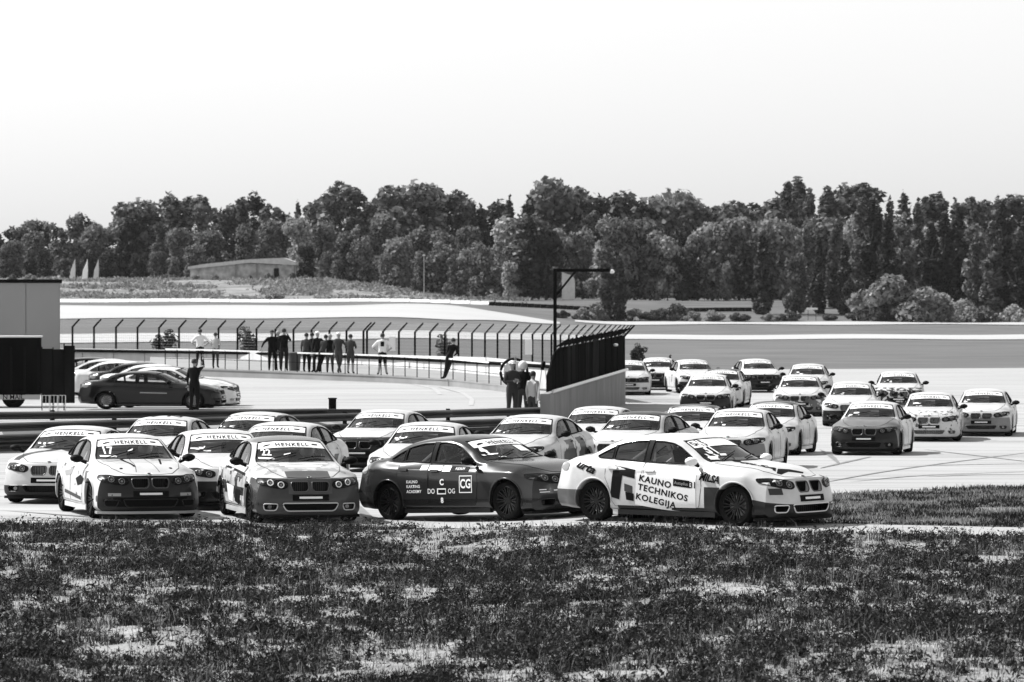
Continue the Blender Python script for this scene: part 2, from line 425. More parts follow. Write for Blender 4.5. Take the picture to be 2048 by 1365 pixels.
def sec_loop(xs, off=0.0, floor=None, dens=6):
    P = sec_pts(xs)
    if off:
        P = [(max(0, y-off*1.3), z-off) for y, z in P]
        P = [(P[3][0]*0, floor), (P[3][0]-.02, floor), (P[3][0]-.0, floor+.03), P[3], P[4]] + P[5:]
    # dense half loop with rounded interpolation (centripetal) and tighter corners
    P = np.array(P); n = len(P); out = []
    for i in range(n-1):
        p0 = P[i-1] if i > 0 else np.array([-P[1][0], P[1][1]])
        p1, p2 = P[i], P[i+1]
        p3 = P[i+2] if i+2 < n else np.array([-P[n-2][0], P[n-2][1]])
        l01 = max(np.linalg.norm(p1-p0), 1e-4); l12 = max(np.linalg.norm(p2-p1), 1e-4); l23 = max(np.linalg.norm(p3-p2), 1e-4)
        m1 = ((p1-p0)/l01 + (p2-p1)/l12)*.5*l12; m2 = ((p2-p1)/l12 + (p3-p2)/l23)*.5*l12
        ten = .62
        if i <= 1: ten = .35
        m1 = m1*ten; m2 = m2*ten
        for k in range(dens):
            t = k/dens
            out.append((2*t**3-3*t**2+1)*p1+(t**3-2*t**2+t)*m1+(-2*t**3+3*t**2)*p2+(t**3-t**2)*m2)
    out.append(P[-1])
    half = np.array(out)
    half[0][0] = 0; half[-1][0] = 0; half[:, 0] = np.maximum(half[:, 0], 0)
    left = half                                     # y >= 0 from bottom centre to top centre
    right = half[-2:0:-1]*np.array([-1, 1])         # back down on the other side
    return np.vstack([left, right])
def XF(y, z):
    pr = np.interp(z, [.13, .2, .3, .42, .52, .6, .70, .80], [2.17, 2.20, 2.22, 2.215, 2.19, 2.165, 2.12, 2.04])
    a = np.abs(y)/.86
    return pr - .225*a**4.2 - .05*a**2
def XR(y, z):
    pr = np.interp(z, [.2, .35, .5, .62, .8, .95, 1.05], [-2.30, -2.37, -2.38, -2.34, -2.30, -2.29, -2.25])
    a = np.abs(y)/.86
    return pr + .20*a**3.2 + .03*a**2
def loft(stations, off=0, floor=None, caps=True, warp=True, dens=6):
    loops = []
    for xs in stations:
        L = sec_loop(xs, off, floor, dens)
        y, z = L[:, 0], L[:, 1]
        x = np.full(len(L), xs)
        if warp:
            wf = float(sstep(1.45, 2.2, xs)); wr = float(1-sstep(-2.4, -1.75, xs))
            x = x + wf*(XF(y, z)-2.2) + wr*(XR(y, z)+2.4)
        loops.append(np.column_stack([x, y, z]))
    n = len(loops[0]); V = list(np.vstack(loops)); Fc = []
    for i in range(len(loops)-1):
        for k in range(n):
            k2 = (k+1) % n
            Fc.append((i*n+k, i*n+k2, (i+1)*n+k2, (i+1)*n+k))
    for end in (0, 1):
        base = 0 if end == 0 else (len(loops)-1)*n
        L = loops[0] if end == 0 else loops[-1]
        cz = .5*(L[:, 2].min()+L[:, 2].max())
        prev = [base+k for k in range(n)]
        fn = (XR if end == 0 else XF) if warp else None
        for s in (.975, .9, .75, .6, .45, .3, .15):
            y = L[:, 1]*s; z = cz+(L[:, 2]-cz)*s
            x = fn(y, z)+(.0) if fn else np.full(n, L[0][0])
            if fn and s == .975: pass
            st = len(V); V.extend(np.column_stack([x, y, z])); cur = [st+k for k in range(n)]
            for k in range(n):
                k2 = (k+1) % n
                q = (prev[k], cur[k], cur[k2], prev[k2])
                Fc.append(q if end == 1 else q[::-1])
            prev = cur
        x = float(fn(np.array([0.]), np.array([cz]))[0]) if fn else L[0][0]
        V.append(np.array([x, 0, cz])); c = len(V)-1
        for k in range(n):
            q = (prev[k], c, prev[(k+1) % n])
            Fc.append(q if end == 1 else q[::-1])
    return V, Fc

def bm_from(V, Fc):
    bm = bmesh.new(); vs = [bm.verts.new(tuple(v)) for v in V]
    for f in Fc:
        try: bm.faces.new([vs[i] for i in f])
        except ValueError: pass
    bmesh.ops.recalc_face_normals(bm, faces=bm.faces)
    return bm
def tmp_obj(bm, name='tmp'):
    me = bpy.data.meshes.new(name); bm.to_mesh(me); o = bpy.data.objects.new(name, me); COL.objects.link(o); return o
def prism(outline, axis, a, b):
    """outline list of 2D points; axis 'y': (x,z) extruded y a..b ; 'z': (x,y) ; 'x': (y,z)"""
    def P(p, h): return (p[0], h, p[1]) if axis == 'y' else ((p[0], p[1], h) if axis == 'z' else (h, p[0], p[1]))
    n = len(outline); V = [P(p, a) for p in outline]+[P(p, b) for p in outline]
    Fc = [tuple(range(n))[::-1], tuple(range(n, 2*n))]+[(i, (i+1) % n, n+(i+1) % n, n+i) for i in range(n)]
    return bm_from(V, Fc)

def round_poly(P, r=.03, k=4):
    out = []; n = len(P)
    for i in range(n):
        p = np.array(P[i], float); a = np.array(P[i-1], float); b = np.array(P[(i+1) % n], float)
        da = a-p; db = b-p; la = np.linalg.norm(da); lb = np.linalg.norm(db)
        q = min(r, la*.45, lb*.45); s = p+da/la*q; e = p+db/lb*q
        for j in range(k+1):
            t = j/k; out.append(tuple((1-t)**2*s+2*t*(1-t)*p+t*t*e))
    return out

SIDE_WIN = {
 'front': [(.60,.945),(.42,1.06),(.17,1.205),(.02,1.262),(-.18,1.292),(-.36,1.295),(-.36,.972)],
 'rear': [(-.46,.975),(-.46,1.295),(-.72,1.285),(-.95,1.245),(-1.06,1.212),(-1.06,1.005)],
 'quarter': [(-1.095,1.008),(-1.095,1.195),(-1.22,1.14),(-1.40,1.045),(-1.36,1.02)],
}
WSHIELD = [(.955,0),(.94,.25),(.87,.5),(.76,.655),(.60,.64),(.35,.575),(.13,.525),(.19,.45),(.245,.25),(.26,0),(.245,-.25),(.19,-.45),(.13,-.525),(.35,-.575),(.60,-.64),(.76,-.655),(.87,-.5),(.94,-.25)]
RWIN = [(-1.60,0),(-1.58,.3),(-1.51,.56),(-1.38,.57),(-1.14,.50),(-1.17,.3),(-1.18,0),(-1.17,-.3),(-1.14,-.50),(-1.38,-.57),(-1.51,-.56),(-1.58,-.3)]

st_outer = sorted(set([round(v, 4) for v in list(np.linspace(-2.4, -1.8, 9))+list(np.linspace(-1.8, 1.0, 48))+list(np.linspace(1.0, 2.2, 20))]))
V_, F_ = loft(st_outer)
bm_out = bm_from(V_, F_)
BODY_BVH = BVHTree.FromBMesh(bm_out)
o_body = tmp_obj(bm_out, 'car_body')
cutters = []
Vi, Fi = loft(list(np.linspace(-1.55, .93, 26)), off=.038, floor=.42, warp=False, dens=4)
cutters.append(tmp_obj(bm_from(Vi, Fi)))
for nme in ('front', 'rear', 'quarter'):
    for s in (1, -1):
        ol = round_poly(SIDE_WIN[nme], .03, 3)
        a, b = (.3, 1.2) if s > 0 else (-1.2, -.3)
        cutters.append(tmp_obj(prism(ol, 'y', a, b)))
cutters.append(tmp_obj(prism(WSHIELD, 'z', .93, 1.7)))
cutters.append(tmp_obj(prism(RWIN, 'z', 1.03, 1.7)))
ARCH_R = .352
for ax in (1.38, -1.38):
    for s in (1, -1):
        circ = [(ax+ARCH_R*math.cos(t), .335+ARCH_R*math.sin(t)) for t in np.linspace(0, 2*math.pi, 41)[:-1]]
        cutters.append(tmp_obj(prism(circ, 'y', .55*s if s > 0 else -1.3, 1.3 if s > 0 else -.55)))
# front intake openings are real recesses
INTAKE = [(-.47,.345),(.47,.345),(.40,.215),(-.40,.215)]
cutters.append(tmp_obj(prism(round_poly(INTAKE, .05, 3), 'x', 2.02, 2.5)))
for s in (1, -1):
    SI = [(s*.53,.335),(s*.76,.335),(s*.74,.225),(s*.56,.225)]
    cutters.append(tmp_obj(prism(round_poly(SI, .04, 3), 'x', 1.86, 2.5)))
    KG = [(s*.03,.70),(s*.30,.70),(s*.32,.64),(s*.285,.535),(s*.07,.535),(s*.028,.58)]
    cutters.append(tmp_obj(prism(round_poly(KG, .03, 3), 'x', 2.02, 2.5)))
for c in cutters:
    md = o_body.modifiers.new('b', 'BOOLEAN'); md.operation = 'DIFFERENCE'; md.solver = 'EXACT'; md.object = c
bpy.context.view_layer.update()
dg = bpy.context.evaluated_depsgraph_get()
me_body = bpy.data.meshes.new_from_object(o_body.evaluated_get(dg))
me_body.name = 'car_body'
for c in cutters: bpy.data.objects.remove(c)
bpy.data.objects.remove(o_body)
mi = []
for p in me_body.polygons:
    c = p.center; hit = BODY_BVH.find_nearest(c)
    inside = hit[3] > .006
    mi.append(1 if inside else 0)
me_body.materials.clear()
me_body.polygons.foreach_set('material_index', mi)
me_body.polygons.foreach_set('use_smooth', [True]*len(me_body.polygons))
me_body.set_sharp_from_angle(angle=math.radians(28))

def to3(axis, p, h):
    return Vector((p[0], h, p[1])) if axis == 'y' else (Vector((p[0], p[1], h)) if axis == 'z' else Vector((h, p[0], p[1])))
def project_bm(bm, axis, side, offset, spacing=.07):
    """bm flat in 2D (x,y of verts are plane coords, z=0). Cuts a grid, throws it on the body, returns vertex normals"""
    xs = [v.co.x for v in bm.verts]; ys = [v.co.y for v in bm.verts]
    for (lo, hi, no) in ((min(xs), max(xs), (1, 0, 0)), (min(ys), max(ys), (0, 1, 0))):
        n = int((hi-lo)/spacing)
        for i in range(1, n+1):
            v = lo+(hi-lo)*i/(n+1)
            co = (v, 0, 0) if no[0] else (0, v, 0)
            bmesh.ops.bisect_plane(bm, geom=bm.verts[:]+bm.edges[:]+bm.faces[:], plane_co=co, plane_no=no)
    big = 3.0*side
    for v in bm.verts:
        o = to3(axis, (v.co.x, v.co.y), big)
        d = to3(axis, (0, 0), -side)
        loc, nor, idx, dist = BODY_BVH.ray_cast(o, d)
        if loc is None:
            loc, nor, idx, dist = BODY_BVH.find_nearest(to3(axis, (v.co.x, v.co.y), 1.0*side))
        v.co = loc+nor*offset
        v.normal = nor
    return bm
def fill_poly(outline):
    bm = bmesh.new(); vs = [bm.verts.new((p[0], p[1], 0)) for p in outline]
    bm.faces.new(vs)
    return bm
def patch_mesh(name, outline, axis, side, offset=.004, thick=0.0, spacing=.07, smooth=True):
    bm = fill_poly(outline) if not isinstance(outline, bmesh.types.BMesh) else outline
    project_bm(bm, axis, side, offset, spacing)
    bm.normal_update()
    want = to3(axis, (0, 0), side)
    s = sum((f.normal.dot(want)*f.calc_area() for f in bm.faces), 0)
    if s < 0: bmesh.ops.reverse_faces(bm, faces=bm.faces[:])
    if thick:
        r = bmesh.ops.extrude_face_region(bm, geom=bm.faces[:])
        top = [e for e in r['geom'] if isinstance(e, bmesh.types.BMVert)]
        bm.normal_update()
        nrm = {v: v.normal.copy() for v in top}
        for v in top:
            loc, nor, i, d = BODY_BVH.find_nearest(v.co)
            v.co += nor*thick
        bmesh.ops.recalc_face_normals(bm, faces=bm.faces)
    me = bpy.data.meshes.new(name); bm.to_mesh(me); bm.free()
    if smooth:
        me.polygons.foreach_set('use_smooth', [True]*len(me.polygons)); me.set_sharp_from_angle(angle=math.radians(35))
    return me
def merge_me(name, mes):
    bm = bmesh.new()
    for m in mes: bm.from_mesh(m)
    me = bpy.data.meshes.new(name); bm.to_mesh(me); bm.free()
    me.polygons.foreach_set('use_smooth', [True]*len(me.polygons)); me.set_sharp_from_angle(angle=math.radians(35))
    return me
def mirror_y(P): return [(x, -y) for x, y in P][::-1]
def mirx(P): return [(-x, y) for x, y in P][::-1]

def text_bm(txt, h, bold=.0, shear=0.0, spacing=1.0, line=1.0, align='CENTER'):
    cu = bpy.data.curves.new('txt', 'FONT'); cu.body = txt; cu.size = h/.72; cu.offset = bold*h
    cu.shear = shear; cu.space_character = spacing; cu.space_line = line; cu.align_x = align; cu.align_y = 'CENTER'; cu.resolution_u = 3
    o = bpy.data.objects.new('txt', cu); COL.objects.link(o); bpy.context.view_layer.update()
    me = bpy.data.meshes.new_from_object(o.evaluated_get(bpy.context.evaluated_depsgraph_get()))
    bm = bmesh.new(); bm.from_mesh(me)
    bpy.data.objects.remove(o); bpy.data.meshes.remove(me)
    for v in bm.verts: v.co.z = 0
    return bm
def text_patch(name, txt, h, axis, side, c, bold=.0, rot=0, sx=1.0, shear=0.0, spacing=1.0, line=1.0, offset=.006, flip=False, align='CENTER'):
    """place text on the body; c = centre in plane coordinates; flip mirrors in plane so that it reads from outside"""
    bm = text_bm(txt, h, bold, shear, spacing, line, align)
    cr, sr = math.cos(rot), math.sin(rot)
    for v in bm.verts:
        x, y = v.co.x*sx, v.co.y
        x, y = x*cr-y*sr, x*sr+y*cr
        if flip: x = -x
        v.co.x = x+c[0]; v.co.y = y+c[1]
    if len(bm.faces) == 0: return None
    return patch_mesh(name, bm, axis, side, offset, 0, .12, smooth=False)
# ------------------------------------------------------------------ racing saloon: parts
M_dark = mat('dark_interior', .006, .9, spec=0)
M_rubber = mat('rubber', .009, .9, spec=.0, noise=(30, .7, 1.5))
M_black = mat('black_plastic', .006, .6, spec=.06)
M_blackgloss = mat('black_gloss', .005, .2, spec=.15, coat=.15)
M_rim_dark = mat('dark_rim', .022, .4, metal=.0, spec=.15)
M_rim_light = mat('light_rim', .45, .3, metal=.7)
M_chrome = mat('chrome', .75, .12, metal=1.0)
M_white = mat('white_print', .82, .5)
M_blackp = mat('black_print', .005, .6, spec=.05)
M_lamp = mat('lamp_glass', .075, .12, coat=1.0)
M_lampgrey = mat('lamp_reflector', .25, .18, metal=.8)
M_seat = mat('seat_fabric', .01, .9, spec=.0)
M_cage = mat('cage_paint', .6, .5)
M_glass = mat_glass('window_glass', .62, 1.0)
M_glass_side = mat_glass('side_glass', .9, .8)
M_brake = mat('brake_disc', .35, .3, metal=.9)

def outline_tube(name, outline, axis, side, r, offset=.0, closed=True, n=5, dens=.06, only=None):
    P = [np.array(p, float) for p in outline]; pts = []
    m = len(P)
    for i in range(m if closed else m-1):
        a, b = P[i], P[(i+1) % m]; k = max(1, int(np.linalg.norm(b-a)/dens))
        for j in range(k): pts.append(a+(b-a)*j/k)
    if not closed: pts.append(P[-1])
    out = []
    for p in pts:
        loc, nor, i, d = BODY_BVH.ray_cast(to3(axis, p, 3.0*side), to3(axis, (0, 0), -side))
        if loc is None: continue
        out.append(loc+nor*offset)
    return MB().tube(out, r, n, closed=closed).mesh(name, True)

PROTO = {}     # name -> list of (part name, mesh, materials, [sub-parts]) ; paint slots carry the string 'paint'
parts = []
PAINT0 = mat('paint_base', .8, .3, coat=1.0)
def P(name, me, mats, subs=None, loc=None, rot=None, key=None):
    if me is not None:
        me.materials.clear()
        for m in mats: me.materials.append(PAINT0 if isinstance(m, str) else m)
    parts.append(dict(name=name, me=me, mats=mats, subs=subs or [], loc=loc, rot=rot, key=key or name))
    return parts[-1]
def S(name, me, mats, loc=None, rot=None):
    me.materials.clear()
    for m in mats: me.materials.append(PAINT0 if isinstance(m, str) else m)
    return dict(name=name, me=me, mats=mats, loc=loc, rot=rot)

P('body', me_body, ['paint', M_dark])
# bonnet
BON = [(.985,.0),(.965,.30),(.90,.52),(.84,.66),(1.3,.64),(1.7,.57),(1.98,.40),(2.045,.2),(2.06,0)]
BON = BON+[(x, -y) for x, y in BON[-2:0:-1]]
P('bonnet', patch_mesh('bonnet', BON, 'z', 1, -.001, .004, .11), ['paint'],
  [S('bonnet_seam', outline_tube('bonnet_seam', BON, 'z', 1, .0055, .0), [M_black])])
DOORF = [(.70,.90),(.74,.62),(.70,.30),(.66,.25),(-.36,.25),(-.40,.30),(-.40,.955),(-.2,.945),(.4,.915)]
DOORR = [(-.43,.955),(-.43,.30),(-.40,.25),(-.95,.255),(-1.02,.35),(-1.06,.55),(-1.14,.70),(-1.15,.97),(-.8,.975)]
for s in (1, -1):
    for ol, hx, hz, nm in ((DOORF, -.28, .83, 'front'), (DOORR, -1.0, .86, 'rear')):
        seam = outline_tube('door_seam', ol, 'y', s, .0045, .0)
        hd = [(hx-.09, hz-.015), (hx+.09, hz-.02), (hx+.09, hz+.012), (hx-.09, hz+.017)]
        h = patch_mesh('door_handle', round_poly(hd, .012, 2), 'y', s, .004, .022, .05)
        P('door', patch_mesh('door', ol, 'y', s, -.001, .0035, .11), ['paint'], [S('door_seam', seam, [M_black]), S('door_handle', h, ['paint'])])
    for nm in ('front', 'rear', 'quarter'):
        ol = round_poly(SIDE_WIN[nm], .03, 3)
        P('window', patch_mesh('window', ol, 'y', s, -.008, 0, .1), [M_glass_side],
          [S('window_trim', outline_tube('window_trim', ol, 'y', s, .015, -.002), [M_black])])
    P('pillar_trim', patch_mesh('pillar_trim', [(-.345,.955),(-.345,1.312),(-.475,1.312),(-.475,.96)], 'y', s, .0035, .002, .1), [M_black])
    P('pillar_trim', patch_mesh('pillar_trim', [(-1.05,1.0),(-1.05,1.232),(-1.105,1.215),(-1.105,1.0)], 'y', s, .0035, .002, .1), [M_black])
    # headlight
    HL = [(s*.365,.615),(s*.37,.685),(s*.46,.715),(s*.66,.75),(s*.805,.745),(s*.825,.69),(s*.78,.645),(s*.62,.605),(s*.44,.58)]
    if s < 0: HL = HL[::-1]
    HL = round_poly(HL, .03, 3)
    subs = [S('lamp_housing', outline_tube('lamp_housing', HL, 'x', 1, .006, .006), [M_black])]
    for cy, cz, r in ((.475, .648, .056), (.635, .678, .052)):
        ring = MB(); pts = []
        for t in np.linspace(0, 2*math.pi, 21)[:-1]:
            loc, nor, i, d = BODY_BVH.ray_cast(Vector((3, s*cy+r*.8*math.cos(t), cz+r*.8*math.sin(t))), Vector((-1, 0, 0)))
            pts.append(loc+nor*.012)
        subs.append(S('lamp_ring', ring.tube(pts, .0095, 6, closed=True).mesh('lamp_ring', True), [M_lamp]))
        circ = [(s*cy+r*.38*math.cos(t), cz+r*.38*math.sin(t)) for t in np.linspace(0, 2*math.pi, 13)[:-1]]
        subs.append(S('lamp_lens', patch_mesh('lamp_lens', circ, 'x', 1, .009, .004, .1), [M_lampgrey]))
    P('headlight', patch_mesh('headlight', HL, 'x', 1, .001, .007, .08), [M_blackgloss], subs)
    # kidney grille: frame and slats in the recess
    KG = round_poly([(s*.03,.70),(s*.30,.70),(s*.32,.64),(s*.285,.535),(s*.07,.535),(s*.028,.58)], .03, 3)
    fr = outline_tube('grille_frame', KG, 'x', 1, .011, .0)
    sl = MB()
    for k in range(8):
        y = s*(.065+k*.031); x = float(XF(np.array([y]), np.array([.6]))[0])-.04
        sl.box(x-.02, x, y-.004, y+.004, .535, .695)
    P('grille', fr, [mat('satin_frame', .10, .3, metal=.5)], [S('grille_slats', sl.mesh('grille_slats'), [M_black])])
    SI = round_poly([(s*.53,.335),(s*.76,.335),(s*.74,.225),(s*.56,.225)], .04, 3)
    P('bumper_trim', outline_tube('bumper_trim', SI, 'x', 1, .010, .003), ['paint'], key='trim')
    # fog lamp / towing eye sticker zone
    fl = [(s*.60+.05*math.cos(t), .28+.036*math.sin(t)) for t in np.linspace(0, 2*math.pi, 15)[:-1]]
    mbl = MB().lathe([(0, .02), (.035, .02), (.045, .0), (.045, -.05)], 14, 'x', c=(1.97, s*.64, .28))
    P('fog_lamp', mbl.mesh('fog_lamp', True, 30), [M_lampgrey])
    # lips of the wheel arches
    for ax in (1.38, -1.38):
        arc = [(ax+.362*math.cos(t), .335+.362*math.sin(t)) for t in np.linspace(-.30, math.pi+.30, 22)]
        P('arch_lip', outline_tube('arch_lip', arc, 'y', s, .014, .001, closed=False, n=6), ['paint'])
    # mirror
    bm = bmesh.new(); bmesh.ops.create_icosphere(bm, subdivisions=3, radius=1)
    for v in bm.verts:
        x, y, z = v.co
        k = .8 if x < -.25 else 1.0
        v.co = Vector((max(x, -.35)*.10+.60, s*(.965+y*.115*(1+.1*x)), 1.0+z*.072*(1-.12*abs(y))*k+.006*y))
    me = bpy.data.meshes.new('mirror_housing'); bm.to_mesh(me); bm.free()
    me.polygons.foreach_set('use_smooth', [True]*len(me.polygons)); me.set_sharp_from_angle(angle=math.radians(40))
    mg = MB().box(.560, .5635, s*.965-.085, s*.965+.085, .955, 1.045).mesh('mirror_glass')
    stk = MB().tube([(.62, s*.80, .925), (.62, s*.88, .955), (.615, s*.92, .975)], [.03, .024, .022], 8).mesh('mirror_arm', True)
    P('mirror', me, ['paint'], [S('mirror_glass', mg, [M_chrome]), S('mirror_arm', stk, [M_black])], key='mirror')
    # skirts
    sk = MB().box(-1.0, 1.0, min(s*.80, s*.885), max(s*.80, s*.885), .125, .205).mesh('side_skirt')
    P('side_skirt', sk, ['paint'], key='skirt')
    # tail lamp
    TL = [(s*.42,.80),(s*.42,.90),(s*.68,.93),(s*.80,.90),(s*.82,.80),(s*.6,.76)]
    if s > 0: TL = TL[::-1]
    P('tail_light', patch_mesh('tail_light', round_poly(TL, .03, 2), 'x', -1, .002, .006, .1), [mat('tail_lens', .12, .15, coat=1)])
INT = round_poly(INTAKE, .05, 3)
P('bumper_trim', outline_tube('bumper_trim', INT, 'x', 1, .011, .004), ['paint'], key='trim')
ms = MB()
for k in range(4):
    z = .235+k*.028; ms.box(2.085, 2.095, -.44, .44, z, z+.006)
for k in range(17):
    y = -.42+k*.0525; ms.box(2.085, 2.095, y, y+.006, .22, .34)
P('intake_mesh', ms.mesh('intake_mesh'), [M_black])
# splitter
sp = []
for y in np.linspace(-.86, .86, 25):
    sp.append((float(XF(np.array([y]), np.array([.14]))[0])+.035, y))
ol = sp+[(1.72, .86), (1.72, -.86)]
bm = fill_poly(ol); r = bmesh.ops.extrude_face_region(bm, geom=bm.faces[:])
for e in r['geom']:
    if isinstance(e, bmesh.types.BMVert): e.co.z += .045
bmesh.ops.recalc_face_normals(bm, faces=bm.faces)
for v in bm.verts: v.co.z += .095
me = bpy.data.meshes.new('front_splitter'); bm.to_mesh(me); bm.free()
P('front_splitter', me, [M_black], key='splitter')
P('number_plate_panel', patch_mesh('number_plate_panel', [(-.30,.385),(.30,.385),(.30,.485),(-.30,.485)], 'x', 1, .002, .008, .1), [M_black],
  [S('number_plate', patch_mesh('number_plate', [(-.19,.418),(.19,.418),(.19,.452),(-.19,.452)], 'x', 1, .012, .004, .1), [M_white])])
circ = [(2.03+.036*math.cos(t), .036*math.sin(t)) for t in np.linspace(0, 2*math.pi, 17)[:-1]]
P('badge', patch_mesh('badge', circ, 'z', 1, .004, .005, .1), [M_blackp], [S('badge_ring', outline_tube('badge_ring', circ, 'z', 1, .005, .009), [M_chrome])])
P('windscreen', patch_mesh('windscreen', WSHIELD, 'z', 1, -.008, 0, .1), [M_glass],
  [S('windscreen_seal', outline_tube('windscreen_seal', WSHIELD, 'z', 1, .012, -.002), [M_black])])
P('rear_window', patch_mesh('rear_window', RWIN, 'z', 1, -.008, 0, .1), [M_glass],
  [S('rear_window_seal', outline_tube('rear_window_seal', RWIN, 'z', 1, .012, -.002), [M_black])])
BOOT = [(-1.66,.0),(-1.64,.35),(-1.60,.60),(-1.8,.66),(-2.14,.60),(-2.19,.3),(-2.20,0)]
BOOT = BOOT+[(x, -y) for x, y in BOOT[-2:0:-1]]
P('boot_lid', patch_mesh('boot_lid', BOOT, 'z', 1, -.001, .004, .12), ['paint'], [S('boot_seam', outline_tube('boot_seam', BOOT, 'z', 1, .005, 0), [M_black])])
# wipers
for a, b in (((.86,-.50), (.70,.02)), ((.90,.02), (.72,.50))):
    P('wiper', outline_tube('wiper', [a, b], 'z', 1, .008, .018, closed=False), [M_black])
# underbody, interior
ub = MB().box(-1.55, 1.45, -.60, .60, .15, .20).box(-1.0, 1.0, -.78, .78, .15, .19)
P('underbody', ub.mesh('underbody'), [M_dark])
ds = MB().box(.42, .93, -.68, .68, .70, .93).box(.36, .45, -.66, .66, .82, .91)
P('dashboard', ds.mesh('dashboard'), [M_dark])
def seat_me():
    m = MB()
    m.box(-.30, .18, .14, .62, .30, .44)
    rot = Matrix.Rotation(math.radians(-14), 3, 'Y')
    m.box(-.42, -.32, .14, .62, .38, 1.16, rot=rot, c=(-.37, .38, .4))
    m.box(-.42, -.20, .12, .17, .85, 1.14, rot=rot, c=(-.37, .38, .4)).box(-.42, -.20, .59, .64, .85, 1.14, rot=rot, c=(-.37, .38, .4))
    return m.mesh('seat')
P('seat', seat_me(), [M_seat])
tor = [Vector((.30, .38, .86))+Vector((.06*math.cos(t), .17*math.sin(t), .17*math.cos(t)+0)) for t in np.linspace(0, 2*math.pi, 21)[:-1]]
P('steering_wheel', MB().tube(tor, .014, 6, closed=True).tube([(.31,.38,.86),(.5,.38,.80)], .02, 6).mesh('steering_wheel', True), [M_black])
cg = MB()
R_ = .022
for s in (1, -1):
    cg.tube([(.70, s*.66, .45), (.66, s*.64, .92), (.12, s*.50, 1.24), (-.42, s*.50, 1.27), (-.45, s*.62, .98), (-.45, s*.68, .45)], R_, 8)
    cg.tube([(-.44, s*.50, 1.26), (-1.35, s*.55, .70)], R_, 8)
    cg.tube([(-.45, s*.66, .60), (.68, s*.66, .55)], R_, 6)
cg.tube([(-.42, -.5, 1.27), (-.42, .5, 1.27)], R_, 8).tube([(.12, -.5, 1.24), (.12, .5, 1.24)], R_, 8)
cg.tube([(-.44, -.5, 1.25), (-1.3, .54, .72)], R_, 8).tube([(-.44, .5, 1.25), (-1.3, -.54, .72)], R_, 8)
P('roll_cage', cg.mesh('roll_cage', True), [M_cage])

# wheels: outer face towards -y
def wheel_meshes(nsp=10, kind='dark'):
    tw = .235; R = .322
    tyre = MB().lathe([(.222, -tw*.46), (.245, -tw*.5), (.29, -tw*.5), (.315, -tw*.40), (R, -tw*.25), (R, tw*.25), (.315, tw*.40), (.29, tw*.5), (.245, tw*.5), (.222, tw*.46)], 40, 'y')
    rim = MB().lathe([(.238, -tw*.50), (.245, -tw*.47), (.238, -tw*.44), (.225, -tw*.40), (.215, -tw*.1), (.215, tw*.44), (.22, tw*.46)], 40, 'y')
    rim.lathe([(0, -.062), (.03, -.066), (.045, -.062), (.055, -.05), (.055, .02)], 16, 'y')
    for k in range(nsp):
        t = 2*math.pi*k/nsp
        for dt in (-.055, .055):
            a = t+dt; b = t+dt*2.3
            p0 = Vector((math.cos(a)*.045, 0, math.sin(a)*.045)); p1 = Vector((math.cos(b)*.222, 0, math.sin(b)*.222))
            pe = Vector((-math.sin(t), 0, math.cos(t)))*.0085
            vs = []
            for p, y0, y1 in ((p0, -.058, -.03), (p1, -.098, -.06)):
                for q in (p-pe, p+pe): vs.append((q.x, y0, q.z)); vs.append((q.x, y1, q.z))
            rim.add(vs, [(0, 2, 6, 4), (1, 5, 7, 3), (0, 4, 5, 1), (2, 3, 7, 6)])
    disc = MB().lathe([(.05, .0), (.165, .0), (.165, .03), (.05, .03)], 28, 'y', closed=True)
    return tyre.mesh('tyre', True, 40), rim.mesh('rim', True, 30), disc.mesh('brake_disc', True, 40)
ty, ri, di = wheel_meshes()
for m_, mm in ((ty, M_rubber), (ri, M_rim_dark), (di, M_brake)): m_.materials.append(mm)
for ax in (1.38, -1.38):
    for s in (1, -1):
        P('wheel', None, [], [dict(name='tyre', me=ty, mats=[M_rubber], loc=None, rot=None), dict(name='rim', me=ri, mats=[M_rim_dark], loc=None, rot=None), dict(name='brake_disc', me=di, mats=[M_brake], loc=None, rot=None)],
          loc=(ax, s*.775, .322), rot=(0, 0, math.pi if s > 0 else 0), key='wheel_f' if ax > 0 else 'wheel_r')

